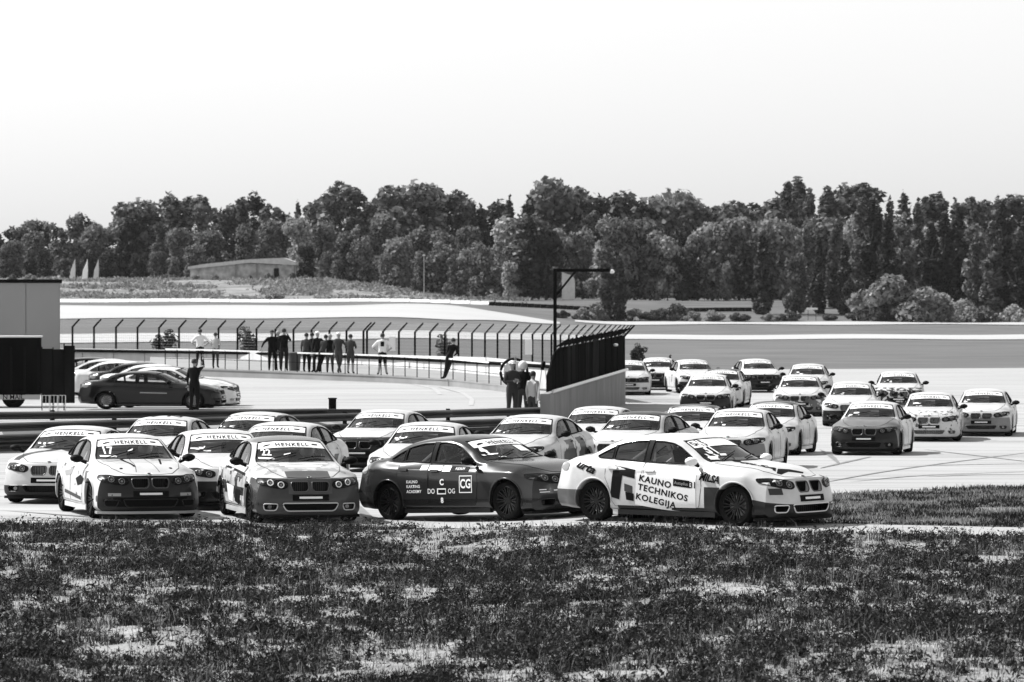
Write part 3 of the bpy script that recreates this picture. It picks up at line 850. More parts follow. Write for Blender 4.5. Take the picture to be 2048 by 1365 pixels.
# ------------------------------------------------------------------ paint
def paint(name, base, rules=(), rough=.28, coat=.22, spec=.22, metal=0.0):
    """rules: list of (colour, [conditions]); condition = (axis, lo, hi) in car coordinates, 'ay' is |y|,
    ('lin', a, b, c, lo, hi) for a*x+b*y+c*z between lo and hi, ('noise', scale, thr)"""
    m = bpy.data.materials.new(name); m.use_nodes = True
    nt = m.node_tree; N = nt.nodes; L = nt.links; b = N['Principled BSDF']
    b.inputs['Roughness'].default_value = rough; b.inputs['Coat Weight'].default_value = coat; b.inputs['Coat Roughness'].default_value = .05
    b.inputs['Metallic'].default_value = metal; b.inputs['Specular IOR Level'].default_value = spec
    tc = N.new('ShaderNodeTexCoord'); sp = N.new('ShaderNodeSeparateXYZ'); L.new(tc.outputs['Object'], sp.inputs[0])
    ab = N.new('ShaderNodeMath'); ab.operation = 'ABSOLUTE'; L.new(sp.outputs[1], ab.inputs[0])
    src = {'x': sp.outputs[0], 'y': sp.outputs[1], 'z': sp.outputs[2], 'ay': ab.outputs[0]}
    def mth(op, a, c, d=None):
        n = N.new('ShaderNodeMath'); n.operation = op
        for i, v in enumerate((a, c, d)):
            if v is None: continue
            if isinstance(v, (int, float)): n.inputs[i].default_value = v
            else: L.new(v, n.inputs[i])
        return n.outputs[0]
    cur = None; curv = base
    dirt = N.new('ShaderNodeTexNoise'); dirt.inputs['Scale'].default_value = 3.5; dirt.inputs['Detail'].default_value = 6
    L.new(tc.outputs['Object'], dirt.inputs['Vector'])
    for col, conds in rules:
        msk = None
        for c in conds:
            if c[0] == 'noise':
                nz = N.new('ShaderNodeTexNoise'); nz.inputs['Scale'].default_value = c[1]; nz.inputs['Detail'].default_value = c[3] if len(c) > 3 else 1
                L.new(tc.outputs['Object'], nz.inputs['Vector'])
                k = mth('GREATER_THAN', nz.outputs[0], c[2])
            else:
                if c[0] == 'lin':
                    v = mth('MULTIPLY', src['x'], c[1]); v = mth('MULTIPLY_ADD', src['ay'], c[2], v); v = mth('MULTIPLY_ADD', src['z'], c[3], v); lo, hi = c[4], c[5]
                else: v = src[c[0]]; lo, hi = c[1], c[2]
                k = mth('MULTIPLY', mth('GREATER_THAN', v, lo), mth('LESS_THAN', v, hi))
            msk = k if msk is None else mth('MULTIPLY', msk, k)
        mx = N.new('ShaderNodeMix'); mx.data_type = 'FLOAT'
        L.new(msk, mx.inputs[0])
        if cur is None: mx.inputs[2].default_value = curv
        else: L.new(cur, mx.inputs[2])
        mx.inputs[3].default_value = col
        cur = mx.outputs[0]
    dm = N.new('ShaderNodeMapRange'); dm.inputs[1].default_value = .3; dm.inputs[2].default_value = .75; dm.inputs[3].default_value = 1.0; dm.inputs[4].default_value = .74
    L.new(dirt.outputs[0], dm.inputs[0])
    out = mth('MULTIPLY', cur if cur is not None else curv, dm.outputs[0])
    cb = N.new('ShaderNodeCombineColor'); [L.new(out, cb.inputs[i]) for i in range(3)]
    L.new(cb.outputs[0], b.inputs['Base Color'])
    rr = N.new('ShaderNodeMapRange'); rr.inputs[3].default_value = rough*.8; rr.inputs[4].default_value = rough*1.4
    L.new(dirt.outputs[0], rr.inputs[0]); L.new(rr.outputs[0], b.inputs['Roughness'])
    return m

def make_car(name, loc, phi, pm, label, group, cat='racing car', rim=None, trim=None, mirror=None, splitter=None, skirt=None, rings=None, extras=(), steer=0.0, skip=(), pitch=(0, 0)):
    """phi: heading measured from 'towards the camera' (-Y) turning to image right (+X), degrees"""
    root = empty(name, loc); root.rotation_euler = (pitch[0], pitch[1], math.radians(phi-90)); root.scale = (1, 1, .975)
    tag(root, label, cat, group)
    mirror = mirror or M_black
    for p in parts:
        if p['key'] in skip: continue
        if p['me'] is None:
            o = empty(p['name'], p['loc'], parent=root); o.rotation_euler = p['rot']
            if p['key'] == 'wheel_f': o.rotation_euler[2] += steer
        else:
            o = link(p['name'], p['me'], root)
            for i, m in enumerate(p['mats']):
                if isinstance(m, str):
                    mm = pm
                    if p['key'] == 'trim' and trim: mm = trim
                    if p['key'] == 'mirror' and mirror: mm = mirror
                    if p['key'] == 'skirt' and skirt: mm = skirt
                    set_mat(o, i, mm)
            if p['key'] == 'splitter' and splitter: set_mat(o, 0, splitter)
        for s in p['subs']:
            q = link(s['name'], s['me'], o)
            if s['name'] == 'rim' and rim: set_mat(q, 0, rim)
            if s['name'] == 'lamp_ring' and rings: set_mat(q, 0, rings)
            for i, m in enumerate(s['mats']):
                if isinstance(m, str): set_mat(q, i, pm)
    for (nm, me, m) in extras:
        if me is None: continue
        o = link(nm, me, root)
        if len(me.materials) == 0: me.materials.append(m)
        set_mat(o, 0, m)
    return root
# ------------------------------------------------------------------ the field of cars
import functools
def numsticker(txt, h, c, m=None, sx=1.1):
    """number on the windscreen, seen from the front: plane (y,z)"""
    return ('race_number', text_patch('race_number', txt, h, 'x', 1, c, bold=.03, sx=sx, offset=.002), m or M_white)
@functools.lru_cache(None)
def banner_me():
    ol = [(-.565,1.195),(-.3,1.222),(0,1.232),(.3,1.222),(.565,1.195),(.525,1.285),(.45,1.305),(.25,1.325),(0,1.33),(-.25,1.325),(-.45,1.305),(-.525,1.285)]
    return patch_mesh('windscreen_banner', ol, 'x', 1, .0015, 0, .08)
@functools.lru_cache(None)
def banner_text_me(big=False):
    return text_patch('lettering', 'HENKELL', .055, 'x', 1, (0, 1.268), bold=.025, sx=1.5, spacing=1.25, offset=.004)
@functools.lru_cache(None)
def banner_marks_me():
    a = patch_mesh('m', [(-.47,1.232),(-.36,1.262),(-.35,1.275),(-.42,1.268),(-.475,1.245)], 'x', 1, .004, 0, .1)
    b = patch_mesh('m', [(.34,1.262),(.44,1.250),(.445,1.268),(.345,1.28)], 'x', 1, .004, 0, .1)
    return merge_me('banner_mark', [a, b])
def banner(white=True):
    return [('windscreen_banner', banner_me(), M_white if white else M_blackp), ('banner_lettering', banner_text_me(), M_blackp if white else M_white), ('banner_mark', banner_marks_me(), M_blackp if white else M_white)]
@functools.lru_cache(None)
def sticker_me(k):
    r = random.Random(k); mes = []
    for i in range(r.randint(3, 6)):
        y = -.60+r.random()*.30; z = 1.0+r.random()*.10; w = r.uniform(0.012, .13); h = r.uniform(.012, .035); sh = r.uniform(-.02, .04)
        mes.append(patch_mesh('s', [(y, z), (y+w, z), (y+w+sh, z+h), (y+sh, z+h)], 'x', 1, .002, 0, .1))
    return merge_me('windscreen_sticker', mes)
def sticker(k): return ('windscreen_sticker', sticker_me(k), M_white)
def side_poly(nm, ol, side, m, off=.0062, sp=.1): return (nm, patch_mesh(nm, ol, 'y', side, off, 0, sp), m)
def top_poly(nm, ol, m, off=.0062): return (nm, patch_mesh(nm, ol, 'z', 1, off, 0, .1), m)
def front_poly(nm, ol, m, off=.0062): return (nm, patch_mesh(nm, ol, 'x', 1, off, 0, .1), m)
def side_txt(nm, t, h, c, m, side=-1, **k): return (nm, text_patch(nm, t, h, 'y', side, c, flip=(side > 0), offset=.0085, **k), m)

W = .60
GP = 'racing cars packed together on the track'
def place(u, y, phi):
    """car centre from picture column of its middle and row of its nearest wheel"""
    D = ground_D(u, y, 60, 260)
    Dc = D+1.38*abs(math.cos(math.radians(phi)))+.78*abs(math.sin(math.radians(phi)))
    return (ux(u, Dc), Dc)
TRACKCARS = []
def racer(u, y, phi, pm, label, **k):
    """u = picture column of the roof"""
    X, D = place(u, y, phi)
    z = Z(X, D)+.004
    # lean with the ground
    f = Vector((math.sin(math.radians(phi)), -math.cos(math.radians(phi))))
    c = Vector((X, D))+f*.28              # the roof centre sits behind the middle of the wheelbase
    o = make_car('racing_car', (c.x, c.y, Z(c.x, c.y)+.012), phi, pm, label, GP, **k)
    # all four wheels stand on the sloping ground
    ph = math.radians(phi); r = Vector((-math.cos(ph), -math.sin(ph)))
    w = {}
    for a in (1.38, -1.38):
        for b in (.775, -.775):
            q = c+f*a-r*b; w[a, b] = Z(q.x, q.y)
    pf = (w[1.38, .775]+w[1.38, -.775])/2; pr = (w[-1.38, .775]+w[-1.38, -.775])/2
    pl = (w[1.38, .775]+w[-1.38, .775])/2; pq = (w[1.38, -.775]+w[-1.38, -.775])/2
    F3 = Vector((f.x*2.76, f.y*2.76, pf-pr)).normalized(); L3 = Vector((-r.x*1.55, -r.y*1.55, pl-pq)).normalized()
    U3 = F3.cross(L3).normalized(); L3 = U3.cross(F3).normalized()
    M = Matrix((F3, L3, U3)).transposed()
    o.rotation_euler = M.to_euler(); o.location.z = (pf+pr)/2+.008
    TRACKCARS.append((o, u, y, phi)); return o

M_splW = mat('grey_splitter', .16, .5)
M_grey1 = mat('grey_print', .30, .5); M_grey2 = mat('dark_grey_print', .05, .6, spec=.1)

# car 31, white, passing across in front
p31 = paint('paint_white_31', W, [(0.014, [('z', -1, .27), ('x', -.9, 1.2)]), (.10, [('lin', .0, 0, 1, -1, .50), ('x', -3, -1.3)]), (0.012, [('x', 1.0, 3), ('lin', .16, 0, 1, -1, .70), ('z', 0, .44)]), (0.020, [('x', .80, 1.12), ('z', 0, .60)])], rough=.3)
ex = [banner()[0]]
ex += [side_poly('door_print', [(-.52,.86),(.64,.80),(.64,.175),(-.02,.225),(-.55,.29)], -1, mat('light_print', .74, .45), .0058)]
for t, x, z in (('KAUNO', -.155, .66), ('TECHNIKOS', -.0, .49), ('KOLEGIJA', -.14, .355)):
    ex.append(side_txt('lettering', t, .098, (x, z), M_blackp, bold=.04, sx=1.22, spacing=1.12, rot=-.17))
ex += [side_poly('sponsor_print', [(.20,.72),(.52,.69),(.52,.575),(.20,.605)], -1, M_blackp, .0085),
       ('lettering', text_patch('lettering', 'Autoplius', .05, 'y', -1, (.36, .645), rot=-.09, offset=.0105), M_grey1), side_txt('lettering', '31', .10, (.585, .62), M_blackp, bold=.03)]
ex += [side_poly('sponsor_print', [(-.98,.90),(-.56,.84),(-.56,.70),(-.80,.745),(-.86,.36),(-1.04,.40)], -1, mat('emblem_print', .008, .6, spec=.05), .0055),
       side_poly('sponsor_print', [(-.76,.62),(-.60,.58),(-.60,.46),(-.76,.50)], -1, M_grey2, .0055), side_poly('sponsor_print', [(-.74,.49),(-.57,.46),(-.57,.34),(-.72,.36)], -1, M_blackp, .0085)]
ex += [side_txt('lettering', 'urta', .13, (-1.55, .865), M_blackp, bold=.05, shear=.35, sx=1.35, rot=-.28)]
ex += [side_txt('lettering', 'MILSA', .115, (.90, .735), M_blackp, bold=.05, sx=.95, shear=.15, rot=-.13)]
ex += [('lettering', text_patch('lettering', 'MILSA', .15, 'z', 1, (1.35, -.30), bold=.05, sx=1.5, offset=.0085), M_blackp)]
ex += [top_poly('bonnet_print', [(1.70,-.20),(1.84,-.42),(1.90,-.38),(1.84,-.12),(1.93,.14),(1.88,.22),(1.76,.02)], M_blackp)]
ex += [('race_number', text_patch('race_number', '31', .13, 'x', 1, (-.40, 1.17), bold=.05, sx=1.1, offset=.003), M_white), sticker(31), sticker(5)]
ex += [('lettering', text_patch('lettering', 'o-15', .08, 'x', 1, (-.42, 1.265), bold=.04, offset=.004), M_blackp)]
ex += [front_poly('bumper_print', [(-.80,.50),(-.62,.50),(-.62,.60),(-.80,.60)], M_grey2)]
TRIMW = mat('white_trim', .75, .4)
racer(1368, 1052, 50, p31, 'white saloon with black lettering on its doors, crossing in front, nearest the grass verge', trim=TRIMW, mirror=M_white, extras=ex)

# car 4, grey
p4 = paint('paint_grey_4', .024, [(.015, [('z', -1, .36)])], rough=.2, metal=.0, coat=.45)
ex = banner()
ex += [side_txt('lettering', t, .05, (x, z), M_white, bold=.03, sx=1.0, spacing=1.1, align='LEFT') for t, x, z in (('KAUNO', -.92, .655), ('KARTING', -.92, .575), ('ACADEMY', -.92, .49))]
ex += [side_txt('lettering', 'DO', .085, (-.34, .49), M_white, bold=.01, sx=.95), side_poly('emblem_print', [(-.20,.44),(0.008,.44),(0.008,.54),(-.20,.54)], -1, M_white, .0085),
       side_poly('emblem_print', [(-.175,.46),(-.005,.46),(-.005,.52),(-.175,.52)], -1, M_blackp, .0105), side_txt('lettering', 'OG', .085, (.14, .49), M_white, sx=.95),
       side_txt('lettering', 'C', .10, (-.09, .64), M_white, bold=.05), side_txt('lettering', '8', .09, (-.09, .335), M_white, bold=.04)]
fr = []
for a in ([(.32,.46),(.62,.46),(.62,.475),(.32,.475)], [(.32,.735),(.62,.735),(.62,.75),(.32,.75)], [(.32,.46),(.335,.46),(.335,.75),(.32,.75)], [(.605,.46),(.62,.46),(.62,.75),(.605,.75)]):
    fr.append(patch_mesh('f', a, 'y', -1, .0085, 0, .1))
ex += [('emblem_frame', merge_me('emblem_frame', fr), M_white), side_txt('lettering', 'CG', .15, (.47, .605), M_white, bold=.04, sx=.85)]
ex += [side_poly('sponsor_print', [(-.62,.85),(-.46,.848),(-.46,.93),(-.62,.93)], -1, M_white, .0085), side_poly('sponsor_print', [(-.43,.84),(-.12,.835),(-.12,.915),(-.43,.925)], -1, mat('pale_print', .6, .5), .0085),
       side_poly('sponsor_print', [(-.10,.82),(.08,.815),(.08,.91),(-.10,.915)], -1, M_white, .0085), side_poly('sponsor_print', [(.10,.82),(.50,.81),(.50,.885),(.10,.905)], -1, M_blackp, .0085),
       ('lettering', text_patch('lettering', 'PODIUM', .04, 'y', -1, (.3, .855), offset=.0105), M_white)]
ex += [front_poly('sponsor_print', [(-.76,.44),(-.62,.44),(-.62,.455),(-.76,.455)], M_white), front_poly('sponsor_print', [(-.76,.48),(-.66,.48),(-.66,.495),(-.76,.495)], M_white), front_poly('sponsor_print', [(-.55,.46),(-.30,.46),(-.30,.48),(-.55,.48)], M_white)]
ex += [('race_number', text_patch('race_number', '4', .13, 'x', 1, (-.50, 1.15), bold=.06, offset=.003), M_white), sticker(4),
       front_poly('windscreen_sticker', [(.18,1.11),(.42,1.10),(.38,1.20),(.16,1.21)], M_white, .002)]
racer(948, 1047, 45, p4, 'dark grey saloon with white karting academy lettering, just behind the white lettered saloon', extras=ex)

# car 17: white with a black nose, nearest at the left
p17 = paint('paint_white_17', W, [(0.012, [('x', 1.93, 3), ('z', .0, .745)]), (.42, [('x', .6, 1.15), ('ay', .22, .6), ('z', .85, 2)]), (0.020, [('noise', 3.0, .60, 3), ('ay', .80, 1), ('z', .3, .8)]), (.12, [('lin', .0, 1, .35, .47, .485), ('z', .8, 1.05), ('x', .9, 2.0)])])
ex17 = [top_poly('bonnet_print', [(.98,-.30),(1.70,-.20),(1.70,-.16),(.98,-.25)], M_blackp), top_poly('bonnet_print', [(.98,.36),(1.55,.28),(1.55,.31),(.98,.40)], M_blackp), top_poly('bonnet_print', [(.95,-.56),(1.18,-.50),(1.02,-.30),(.97,-.30)], M_grey1), top_poly('bonnet_print', [(.95,.40),(1.02,.40),(1.12,.56),(.93,.58)], M_grey1),
        front_poly('intake_band', [(-.74,.22),(.74,.22),(.78,.34),(.60,.38),(-.60,.38),(-.78,.34)], M_blackp, .004),
        side_poly('flank_print', [(.9,.66),(.55,.72),(.1,.64),(.3,.52),(.7,.56)], -1, M_blackp), side_poly('flank_print', [(-.2,.80),(-.9,.74),(-.8,.66),(-.3,.70)], -1, M_grey1), side_poly('flank_print', [(.6,.34),(-.9,.42),(-.9,.36),(.6,.28)], -1, M_grey2)]
ex = ex17+banner()+[numsticker('17', .12, (-.44, 1.13)), front_poly('windscreen_sticker', [(-.58,1.03),(-.32,1.025),(-.32,1.05),(-.58,1.055)], M_white, .002), front_poly('windscreen_sticker', [(-.12,1.10),(-.02,1.14),(.0,1.17),(-.10,1.13)], M_white, .002)]
ex += [top_poly('bonnet_pin', [(1.75+.03*math.cos(t), y+.03*math.sin(t)) for t in np.linspace(0, 6.28, 9)[:-1]], M_blackp) for y in (-.42, .42)]
ex += [front_poly('sponsor_print', [(s*.50, .40), (s*.70, .40), (s*.70, .45), (s*.50, .45)][::s], M_grey1) for s in (1, -1)]
c17 = racer(246, 1036, 16, p17, 'white saloon with black nose and number 17 on its windscreen', extras=ex, splitter=mat('silver_splitter', .30, .35, metal=.3))

# car 22: pale bonnet, silver grey bumper, bright lamp rings
p22 = paint('paint_grey_22', .55, [(.05, [('x', 1.55, 3), ('z', .0, .76)]), (.075, [('x', 1.75, 3), ('ay', -.1, .36), ('z', .5, .95)]), (.16, [('z', 1.30, 2)]), (.35, [('noise', 5, .55, 2), ('x', .95, 1.75), ('z', .8, 1.2)]), (0.016, [('noise', 2.5, .56, 2), ('ay', .82, 1), ('z', .25, .8)]), (0.024, [('ay', .80, 1), ('z', .42, .56), ('x', -1, 1)])], rough=.22)
ex22 = [top_poly('bonnet_print', [(1.05,-.50),(1.10,.48),(1.15,.48),(1.10,-.50)], M_white), top_poly('bonnet_print', [(1.2,-.35),(1.3,-.10),(1.25,.1),(1.3,.35),(1.38,.35),(1.36,0),(1.38,-.35)], M_white), top_poly('bonnet_print', [(1.45,-.30),(1.45,.30),(1.52,.30),(1.52,-.30)], M_white),
        side_poly('flank_print', [(.95,.80),(-.9,.88),(-.9,.85),(.95,.76)], -1, M_blackp), side_poly('flank_print', [(.6,.50),(.1,.52),(.0,.30),(.5,.26)], -1, M_blackp), side_poly('flank_print', [(-.1,.55),(-.8,.58),(-.6,.30),(-.2,.28)], -1, M_white),
        front_poly('intake_band', [(-.42,.24),(.42,.24),(.47,.355),(-.47,.355)], M_blackp, .003)]
ex = ex22+banner()+[numsticker('22', .10, (-.46, 1.14)), front_poly('windscreen_sticker', [(-.60,1.04),(-.36,1.035),(-.36,1.06),(-.60,1.065)], M_white, .002), front_poly('windscreen_sticker', [(-.20,1.09),(-.08,1.12),(-.06,1.14),(-.18,1.12)], M_white, .002)]
c22 = racer(569, 1044, 13, p22, 'silver and grey saloon with glowing white lamp rings and a pale bumper lip', extras=ex, trim=mat('pale_trim', .55, .3), rings=mat('bright_ring', .8, .2))

def wp(name, rules=(), base=W, rough=.3): return paint(name, base, rules, rough)
FN = [(0.008, [('x', 1.75, 3), ('z', 0, .52)])]          # black lower nose
FD = [(0.010, [('x', 1.80, 3), ('z', 0, .74)])]         # black whole nose
plain = wp('paint_white'); nose = wp('paint_white_black_bumper', FN); face = wp('paint_white_black_face', FD)
roofd = wp('paint_white_black_roof', [(0.012, [('z', 1.31, 2)])]); roofs = wp('paint_white_roof_stripe', [(0.016, [('x', -.5, .14), ('z', 1.31, 2)])])
camo = wp('paint_white_camouflage', [(0.020, [('noise', 4, .56, 2), ('z', .3, 1.0)])]); dark = paint('paint_black', .035, [], .22)
darkw = paint('paint_dark_grey', .08, [(.7, [('x', .9, 1.4), ('z', .8, 1.2)])], .25)
pale = paint('paint_silver', .5, [(0.020, [('x', 1.8, 3), ('z', 0, .60)])], .22, metal=.2)
def st(*k): return banner()+[sticker(i) for i in k]
racer(155, 1005, -7, wp('paint_white_dark_sill', [(0.012, [('z', 0, .34)]), (0.020, [('lin', 1, -1.2, 0, .75, 1.05), ('z', .8, 1.02), ('x', .8, 1.9)])]), 'white saloon with black sill at the far left, half hidden by the one numbered 17', extras=st(11))
racer(434, 1018, 12, nose, 'white saloon with black bumper squeezed between number 17 and the silver saloon', extras=st(12))
racer(571, 990, -12, wp('paint_white_flank_diamond', [(0.016, [('lin', 1, 0, 1.0, -.25, .05), ('ay', .8, 1), ('z', .45, .75)])]), 'white saloon directly behind the silver saloon with lamp rings', extras=st(13))
racer(334, 968, -9, wp('paint_white_roof_letters', [(.5, [('z', 1.33, 2), ('noise', 3, .6, 1)])]), 'white saloon with black V and N on its roof, close to the guard rail', extras=st(14)+[('lettering', text_patch('lettering', 'V N', .22, 'z', 1, (-.15, 0), bold=.03, rot=math.pi/2, sx=1.5, offset=.004), M_blackp)])
racer(516, 952, -14, wp('paint_white_dark_flank', [(0.020, [('ay', .55, 1), ('x', -2, .4), ('z', .98, 1.33)]), (.3, [('z', 1.34, 2), ('x', -1.2, -.3)])]), 'white saloon with dark rear pillars beside the double guard rail', extras=st(15))
racer(774, 943, -14, wp('paint_silver_black_face', [(0.008, [('x', 1.55, 3), ('z', 0, .80)])], .6), 'silver saloon with all black face ahead of the guard rail', extras=st(16))
racer(862, 990, -9, plain, 'white saloon mostly hidden behind the dark grey saloon', extras=st(17))
racer(1069, 962, -17, wp('paint_white_dark_doors', [(0.012, [('ay', .83, 1), ('noise', 2, .47, 2), ('x', -1.3, .5), ('z', .2, .95)])]), 'white saloon with dark smeared doors and a black mirror, between the two lettered saloons', extras=st(18), mirror=M_black)
racer(1200, 930, -12, plain, 'plain white saloon in front of the end of the concrete wall', extras=st(19))
racer(1287, 950, -19, wp('paint_black_roof_white', [(0.012, [('z', 1.315, 2)]), (0.024, [('ay', .83, 1), ('z', .3, .9)])]), 'white saloon with black roof right behind the lettered white saloon', extras=st(20))
racer(1389, 922, -7, roofs, 'white saloon with thin black roof edge, in the middle of the pack', extras=st(21))
racer(1484, 939, -11, wp('paint_white_grey_nose', [(.20, [('x', 1.9, 3), ('z', .3, .62)])]), 'white saloon with black mirrors nosing out beyond the lettered white saloon', extras=st(22), mirror=M_black)
racer(1551, 910, -12, roofs, 'white saloon with black roof edge and grey flank, behind the one with black mirrors', extras=st(23), mirror=M_black)
racer(1258, 790, -2, wp('paint_white_black_grille', [(0.020, [('x', 1.9, 3), ('z', .52, .70)])]), 'white saloon half hidden by the far end of the concrete wall', extras=st(24))
racer(1316, 780, -5, face, 'white saloon with black face at the back of the pack, second from the wall', extras=st(25))
racer(1383, 787, 7, wp('paint_white_numbered', [(0.012, [('x', 1.8, 3), ('z', 0, .50)])]), 'white saloon with number 7 on its door at the back of the pack', extras=st(26)+[side_txt('race_number', '7', .3, (.1, .6), M_blackp, bold=.05)])
racer(1447, 814, -8, roofs, 'white saloon with dark roof line behind the one with a black lower face', extras=st(27))
racer(1511, 785, 6, wp('paint_silver_black_nose', [(0.008, [('x', 1.55, 3), ('z', 0, .76)])], .65), 'silver saloon with black nose, last on the grass side at the back', extras=st(28))
racer(1417, 830, -5, wp('paint_silver_low_black', [(0.012, [('x', 1.7, 3), ('z', 0, .66)])], .68), 'silver saloon with black lower face in the middle row', extras=st(29))
racer(1617, 800, -6, plain, 'plain white saloon partly hidden behind a silver fronted one', extras=st(30), mirror=M_black)
racer(1600, 832, -4, wp('paint_white_smoky', [(.12, [('x', 1.75, 3), ('z', 0, .70), ('noise', 3, .45, 2)])]), 'white saloon with smudged dark bumper beside a plain white one', extras=st(31))
racer(1704, 852, -6, nose, 'white saloon with white bonnet and black lower bumper, behind the black one', extras=st(32), mirror=M_black)
racer(1797, 822, -5, wp('paint_white_checked', [(0.020, [('noise', 6, .5, 2), ('x', 1.2, 3), ('z', .3, .85)])]), 'white saloon with dark patterned nose, behind the black one', extras=st(33), mirror=M_black)
racer(1748, 910, -11, wp('paint_black_silver_bonnet', [(0.008, [('x', 1.6, 3), ('z', 0, .72)]), (.16, [('x', .9, 3), ('z', .7, 1.1)])], .62), 'black fronted saloon with grey bonnet running alone on open asphalt', extras=st(34), mirror=M_black)
racer(1862, 882, -7, wp('paint_white_spotted', [(.10, [('noise', 9, .60, 2), ('x', 1.3, 3), ('z', .3, .9)])]), 'white saloon with full black grilles and white bumper, second from the right end', extras=st(35), mirror=M_black)
racer(1970, 872, -9, wp('paint_white_grey_bumper', [(.22, [('x', 1.85, 3), ('z', 0, .58)])]), 'white saloon with greyish bumper, last on the right', extras=st(36), mirror=M_black)

# parked cars behind the guard rail, noses to the right
GPK = 'cars parked side by side behind the guard rail'
PKD = [(309, 141.3, .012, 'low black saloon parked nearest, side on, behind the guard rail'), (348, 144.6, .78, 'white saloon parked right behind the black one'), (352, 148.2, .012, 'black saloon third in the parked row, between two white ones'),
       (330, 151.6, .75, 'white saloon fourth in the parked row'), (305, 155.4, .015, 'dark saloon fifth in the parked row'), (262, 159, .75, 'white saloon sixth in the parked row'), (238, 163, .55, 'silver saloon seventh in the parked row'), (200, 167, .02, 'dark saloon last in the parked row, under the fence')]
for i, (u, D, b, lab) in enumerate(PKD):
    X = ux(u, D)
    pp = paint('parked_paint_%s' % 'abcdefghi'[i], b, [], .2)
    ex = []
    if i == 0: ex = [side_poly('door_print', [(-.30,.60),(.55,.58),(.55,.615),(-.30,.635)], -1, M_grey1)]
    o = make_car('parked_car', (X, D, Z(X, D)+.03), 84 if i < 8 else 100, pp, lab, GPK, cat='parked car', extras=ex, rim=mat('mid_rim', .15, .3, metal=.6), skip=('seat', 'roll_cage'))
    o.scale = (1.06 if i == 0 else 1, 1, .89 if i == 0 else .97)
# ------------------------------------------------------------------ barriers, fence, wall
M_galv = mat('dull_galvanised_steel', .055, .5, metal=.0, spec=.08, noise=(.8, .7, 1.4))
M_galvL = mat('bright_galvanised_steel', .08, .4)
M_post = mat('dark_post', .008, .6, spec=0)
M_conc = mat('concrete', .21, .9, noise=(1.3, .75, 1.15, (1, 1, .4)), bump=(6, .3, .02))
M_concL = mat('light_concrete', .6, .85, noise=(1.5, .85, 1.08))
def wbeam(a, b, zc, h=.30, d=.12):
    """W profile rail between two ground points, bulging towards the track side"""
    a = Vector(a); b = Vector(b); t = (b-a).normalized(); n = Vector((t.y, -t.x, 0))
    prof = [(0, -.5), (.15, -.46), (.95, -.34), (1, -.25), (.95, -.16), (.1, -.05), (.1, .05), (.95, .16), (1, .25), (.95, .34), (.15, .46), (0, .5)]
    V = []; Fc = []
    for e in (a, b):
        for (o, k) in prof: V.append((e.x+n.x*o*d, e.y+n.y*o*d, zc+k*h))
        for (o, k) in prof: V.append((e.x+n.x*(o*d-.005), e.y+n.y*(o*d-.005), zc+k*h))
    m = len(prof)
    for i in range(m-1):
        Fc += [(i, i+1, 2*m+i+1, 2*m+i), (m+i, 3*m+i, 3*m+i+1, m+i+1)]
    Fc += [(0, 2*m, 3*m, m), (m-1, 2*m-1, 4*m-1, 3*m-1)]
    return V, Fc
def armco(name, pts, ztop, rows, label, group, mats, seg=4.0, h=.262):
    root = empty(name, (pts[0][0], pts[0][1], 0)); tag(root, label, 'guard rail', group)
    P2 = [Vector((p[0], p[1], 0)) for p in pts]; L = [0]
    for i in range(len(P2)-1): L.append(L[-1]+(P2[i+1]-P2[i]).length)
    def at(s):
        x = np.interp(s, L, [p.x for p in P2]); y = np.interp(s, L, [p.y for p in P2]); return Vector((x, y, 0))
    n = int(L[-1]/seg)
    for i in range(n):
        a, b = at(L[-1]*i/n), at(L[-1]*(i+1)/n)
        for r in range(rows):
            V, Fc = wbeam(a-root.location, b-root.location, ztop-h*(r+.5)-(.07 if r and rows > 2 else 0)+rng.uniform(-.004, .004), h*.98)
            m = MB().add(V, Fc)
            m.build('rail_beam', mats[1] if rng.random() < .12 else mats[0], root, True, 40)
        t = (b-a).normalized(); nn = Vector((-t.y, t.x, 0)); c = a+nn*.06-root.location
        MB().box(c.x-.06, c.x+.06, c.y-.05, c.y+.09, min(Z(a.x, a.y), ztop-h*rows)-.1, ztop+.03).build('post', M_post, root)
    # sunlit fold along the top of the lowest pair
    return root
armco('guard_rail', [(-21, 107), (-13.5, 113), (-6, 121.5), (1.07, 130)], .39, 3, 'dark triple beam guard rail running up to the concrete wall', 'guard rails', [M_galv, M_galvL], h=.24)
armco('guard_rail', [(-21, 119), (-15, 120.5), (-5.4, 124.5)], .48, 1, 'short dark guard rail standing behind the long one', 'guard rails', [M_galv, M_galv], h=.23)
mk = MB().box(-.11, .11, -.08, .08, -.3, .70).box(-.13, .13, -.10, .10, .70, .73)
o = mk.build('marker_post', M_post, None, loc=(ux(665, 127), 127, 0)); tag(o, 'small dark square marker post on the pit asphalt edge', 'post')
low = MB().box(-1.8, 1.8, -.15, .15, 0, .62).build('crash_cushion', mat('dark_cushion', .015, .7), None, loc=(ux(600, 126), 126, -.2)); tag(low, 'low dark cushion block lying beside the marker post', 'barrier block')

